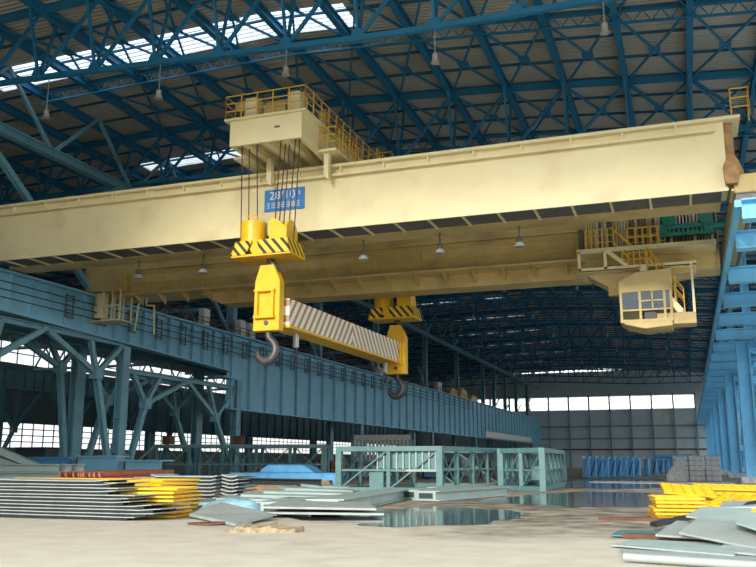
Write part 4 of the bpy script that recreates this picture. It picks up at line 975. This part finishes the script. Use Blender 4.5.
for k, x in enumerate((-38.2, -32.9)):
    y = 58.2 + (x + 39) * .32; m = MB(); m.box(x - .35, x + .35, y - .3, y + .3, 2.92, 3.55)
    tag(m.build('rust_box', 'brown'), ('left', 'right')[k] + ' small rust red box standing on the long lattice frame', 'box', 'rust boxes')
m = MB(); m.beam((-41.8, 57, 0), (-38.8, 57.6, 2.8), .14); m.beam((-38.6, 57, 0), (-42, 57.4, 2.8), .14); m.box(-42.3, -41.9, 56.8, 57.2, 0, 3.0)
tag(m.build('cross_strut', 'mint'), 'pale X-shaped strut standing left of the long lattice frame', 'strut')
# small far things seen through the frames
rng = random.Random(17)
cl = [('brown', 'rust red'), ('orange', 'orange'), ('tarp', 'blue'), ('dark', 'dark'), ('cgrey', 'grey'), ('wood', 'brown')]
for k in range(16):
    x = -36 + 1.45 * k + rng.random(); y = 80 + 3 * (k % 4); mt, cn = cl[k % 6]; h = 1.0 + .9 * rng.random(); w_ = 1.3 + .8 * rng.random()
    r = thing('steel_bundle', (x, y, 0), f'{cn} bundle of steel parts beyond the open frames, {ORD[k]} from the left', 'bundle', 'distant bundles')
    MB().box(x - w_ / 2, x + w_ / 2, y, y + 1.5, 0.15, h * .55).build('lower_layer', mt, r, .05)
    MB().box(x - w_ / 2 + .3, x + w_ / 2 - .2, y + .1, y + 1.3, h * .58, h).build('upper_layer', mt, r, .08)
    MB().box(x - w_ / 3, x - w_ / 3 + .2, y - .05, y + 1.6, 0, h * 1.02).build('packing_strap', 'dark', r)
# hanging pale gutter pieces by the deep girder
for k, (x0, x1, y, z, lb) in enumerate(((-29.5, -21.0, 88, 4.95, 'pale ribbed panel row hanging under the deep girder, left'), (-26.0, -13, 205, 7.2, 'pale panel strip below the far end of the deep girder'))):
    pass
r = thing('stacked_panel_rack', (-27, 78, 0), 'rack of pale corrugated panels behind the open teal frame', 'rack')
MB().box(-30.5, -24.2, 78, 78.3, 3.6, 4.1).build('top_panel', 'cgrey', r)
for k in range(16): MB().box(-30.3 + .38 * k, -30.05 + .38 * k, 78.1, 78.2, 1.6, 3.6).build('hanging_slat', 'cgrey', r)
for x in (-30.4, -24.3): MB().box(x - .15, x + .15, 78, 78.3, 0, 4.2).build('rack_post', 'blue', r)
m = MB(); m.box(-35.75, -35.5, 160, 210, 6.1, 7.2); tag(m.build('pale_gutter', 'white'), 'pale strip fixed to the far lower edge of the deep left girder', 'strip')

# far blue stacked units
rng = random.Random(4)
for k in range(13):
    x = -9.7 + .55 * k; y = 89 + (8 + (k - 8) * 9 if k > 7 else k * .9)
    r = thing('blue_frame_unit', (x, y, 0), f'blue steel frame unit in the distant row across the puddle, {ORD[k]} from the left', 'frame unit', 'distant blue units')
    MB().box(x - .3, x + .3, y, y + 1.6, 0, 1.9 + .12 * rng.random()).build('unit_body', 'tarp', r, .06)
    MB().box(x - .36, x - .28, y - .1, y + 1.7, 0, 2.1).build('side_plate', 'lblue', r)
    MB().beam((x - .2, y - .08, .2), (x + .28, y - .08, 1.7), .1).build('front_brace', 'dark' if k % 3 else 'lblue', r)
r = thing('blue_container', (-1, 190, 0), 'dark blue container against the far wall', 'container')
MB().box(-6.5, 0.5, 186, 189, 0, 3.0).build('container_body', 'tarp', r, .05)
MB().box(-6.3, 0.3, 185.9, 186, 2.6, 2.9).build('container_rail', 'lblue', r)
# grey block stacks at right
for i in range(3):
    for j in range(5):
        x = -0.75 + 1.3 * i; z = .42 * j
        r = thing('grey_block_pallet', (x, 79, z), f'grey bundle layer, {("bottom", "second", "middle", "fourth", "top")[j]} of the {("left", "centre", "right")[i]} stack by the blue columns', 'bundle', 'grey stacked bundles')
        MB().box(x - .6, x + .6, 78.5, 80.5, z, z + .38).build('bundle_body', 'cgrey', r, .05)
        if j == 4: MB().box(x - .6, x + .6, 78.45, 80.5, z + .36, z + .42).build('cover_sheet', 'sheet', r)
m = MB(); m.prism([(-1.9, 77.6, .5), (-.9, 77.6, 1.9), (-.3, 77.6, 1.7), (-.5, 77.6, .5)], (0, .5, 0)); tag(m.build('tilted_bundle', 'cgrey'), 'grey bundle leaning against the left grey stack', 'bundle')
m = MB(); m.box(-1.9, -.3, 77.4, 78.2, 0, .5); tag(m.build('low_block', 'cgrey'), 'low grey block on the floor before the left grey stack', 'block')

# yellow gratings at right
rng = random.Random(8)
for k in range(6):
    grating(-.5 + .1 * rng.random(), 27.0, .03 + .105 * k, 1.3, 2.0, 'yellow grating in the neat left stack at lower right' if k < 5 else 'topmost yellow grating of the neat left stack at lower right', 'gratings in the right-hand pile', .1 + .08 * rng.random(), nx=4, ny=5)
grating(-.1, 28.6, .72, 1.5, 1.8, 'yellow grating tilted on top of the right-hand pile, left', 'loose gratings', .1, (.12, .08), nx=5, ny=5)
grating(.55, 26.8, .30, .9, 1.8, 'yellow grating leaning in the middle of the right-hand pile', 'loose gratings', -.25, (.18, -.3), nx=4, ny=6)
grating(1.45, 27.4, .42, 1.6, 2.2, 'large yellow grating sloping at the right of the pile', 'loose gratings', -.25, (.12, .12), nx=6, ny=7)
for k in range(5): grating(1.35 + .08 * k, 30.8 + .1 * k, .05 + .13 * k, 2.4, 2.0, 'yellow grating low at the back right of the pile', 'gratings at the back right', .05 * k, nx=8, ny=5)
grating(1.3, 31.2, .74, 2.4, 1.6, 'yellow grating at the back right of the pile', 'loose gratings', .1, (.06, .02), nx=8, ny=5)
for k in range(3): grating(1.4 + .06 * k, 27.6, .03 + .11 * k, 1.7, 2.0, 'yellow grating lying under the sloping right one', 'gratings under the sloping one', -.1 * k, nx=5, ny=5)
# grey sheets at lower right
SH = [([(-1.5, 17.4, .03), (.6, 16.2, .03), (.8, 18.0, .06), (-1.1, 18.4, .06)], .03, 'mint', 'wide pale green sheet lying flat at the bottom right'),
      ([(-1.7, 19.7, .03), (-.75, 19.4, .03), (-.7, 20.9, .05), (-1.6, 21.0, .05)], .03, 'teal', 'small green sheet lying left below the yellow gratings'),
      ([(-.75, 18.8, .12), (.35, 18.2, .12), (.5, 20.2, .30), (-.35, 20.4, .30)], .04, 'sheet', 'grey sheet tucked behind the large tilted one'),
      ([(-.28, 18.2, .22), (1.5, 16.6, .02), (1.9, 18.4, .32), (.1, 19.6, .42)], .045, 'sheet', 'large grey sheet tilted towards the camera at lower right'),
      ([(-.15, 19.9, .44), (.9, 19.0, .36), (1.2, 20.6, .58), (.2, 21.0, .58)], .04, 'mint', 'pale green sheet above the large tilted grey one'),
      ([(.75, 18.1, .44), (1.6, 16.9, .22), (1.9, 18.6, .52), (.85, 19.2, .60)], .05, 'mint', 'uppermost pale green sheet at the right edge'),
      ([(.3, 16.9, .03), (1.6, 16.0, .03), (1.8, 17.2, .1), (.6, 17.8, .1)], .04, 'sheet', 'grey sheet under the tilted one near the long tube'),
      ([(.6, 22.4, .5), (1.9, 22.2, .55), (2.0, 23.2, .66), (.7, 23.2, .6)], .05, 'sheet', 'grey plate lying against the yellow gratings at right')]
for pts, t, mt, lb in SH: slab('steel_sheet', pts, t, mt, lb, 'steel sheet', 'loose sheets at lower right')
m = MB(); m.beam((-.9, 21.8, .15), (2.2, 23.2, .78), .4, .09); tag(m.build('dark_channel', 'sheetdk'), 'long dark channel slanting up in front of the yellow gratings', 'channel')
m = MB(); m.beam((-2.2, 22.9, .2), (-.2, 22.2, .25), .3, .08); tag(m.build('brown_bar', 'brown'), 'brown flat bar on the floor left of the dark channel', 'bar')
m = MB(); m.beam((-1.4, 19.6, .06), (.4, 19.0, .06), .25, .1); tag(m.build('brown_bar', 'brown'), 'brown flat bar beside the wide flat sheet', 'bar')
m = MB(); m.tube((-1.1, 14.95, .09), (1.6, 14.2, .09), .065, 14); tag(m.build('long_tube', 'sheet', smooth=False), 'long pale steel tube lying along the bottom right edge', 'tube')
slab('support_plate', [(-1.1, 15.1, 0), (1.7, 14.3, 0), (1.8, 16.0, 0), (-1.3, 16.9, 0)], .04, 'sheet', 'grey plate lying on the floor directly behind the long tube', 'plate')
# pale concrete strips on the right floor
m = MB(); m.box(4, 14, 34, 60, 0, .05); tag(m.build('concrete_pad', 'white'), 'pale concrete pad beside the right column row', 'concrete pad')
m = MB(); m.prism([(-7.5, 70, 0), (2.4, 66, 0), (3.2, 72, 0), (-7.5, 75, 0)], (0, 0, .04)); tag(m.build('concrete_strip', 'cgrey'), 'pale strip of paving before the distant blue units', 'paving')

# puddles
def puddle(pts, label):
    n = len(pts); sm = []
    for i in range(n):
        p0, p1, p2, p3 = (Vector(pts[(i + q) % n]) for q in (-1, 0, 1, 2))
        for t in (0, .125, .25, .375, .5, .625, .75, .875):
            sm.append(0.5 * ((2 * p1) + (p2 - p0) * t + (2 * p0 - 5 * p1 + 4 * p2 - p3) * t * t + (3 * p1 - p0 - 3 * p2 + p3) * t ** 3))
    m = MB(); m.prism([(v.x + .12 * math.sin(7 * v.y) + .2 * math.sin(2.3 * v.y), v.y + .15 * math.sin(5 * v.x) + .35 * math.sin(2.1 * v.x + 1), .004) for v in sm], (0, 0, .004))
    tag(m.build('puddle', 'water'), label, 'puddle', 'puddles')
puddle([(-12.6, 24.6), (-9.5, 22.4), (-7.2, 21.2), (-5.6, 21.8), (-4.9, 24.5), (-4.9, 27.5), (-6.8, 30.0), (-8.6, 31.0), (-9.4, 28.5), (-10.6, 25.6)], 'dark puddle in the middle reflecting the hall, before the frames')
puddle([(-8.2, 35.5), (-5.0, 33.0), (-2.0, 32.5), (-.9, 38), (-1.5, 46), (-4.5, 49), (-6.8, 46), (-8.0, 40)], 'wide dark puddle right of the open frames')
puddle([(-8.5, 58), (-4, 54), (-1.5, 60), (-2, 74), (-6, 84), (-9, 76)], 'distant puddle in front of the blue units')
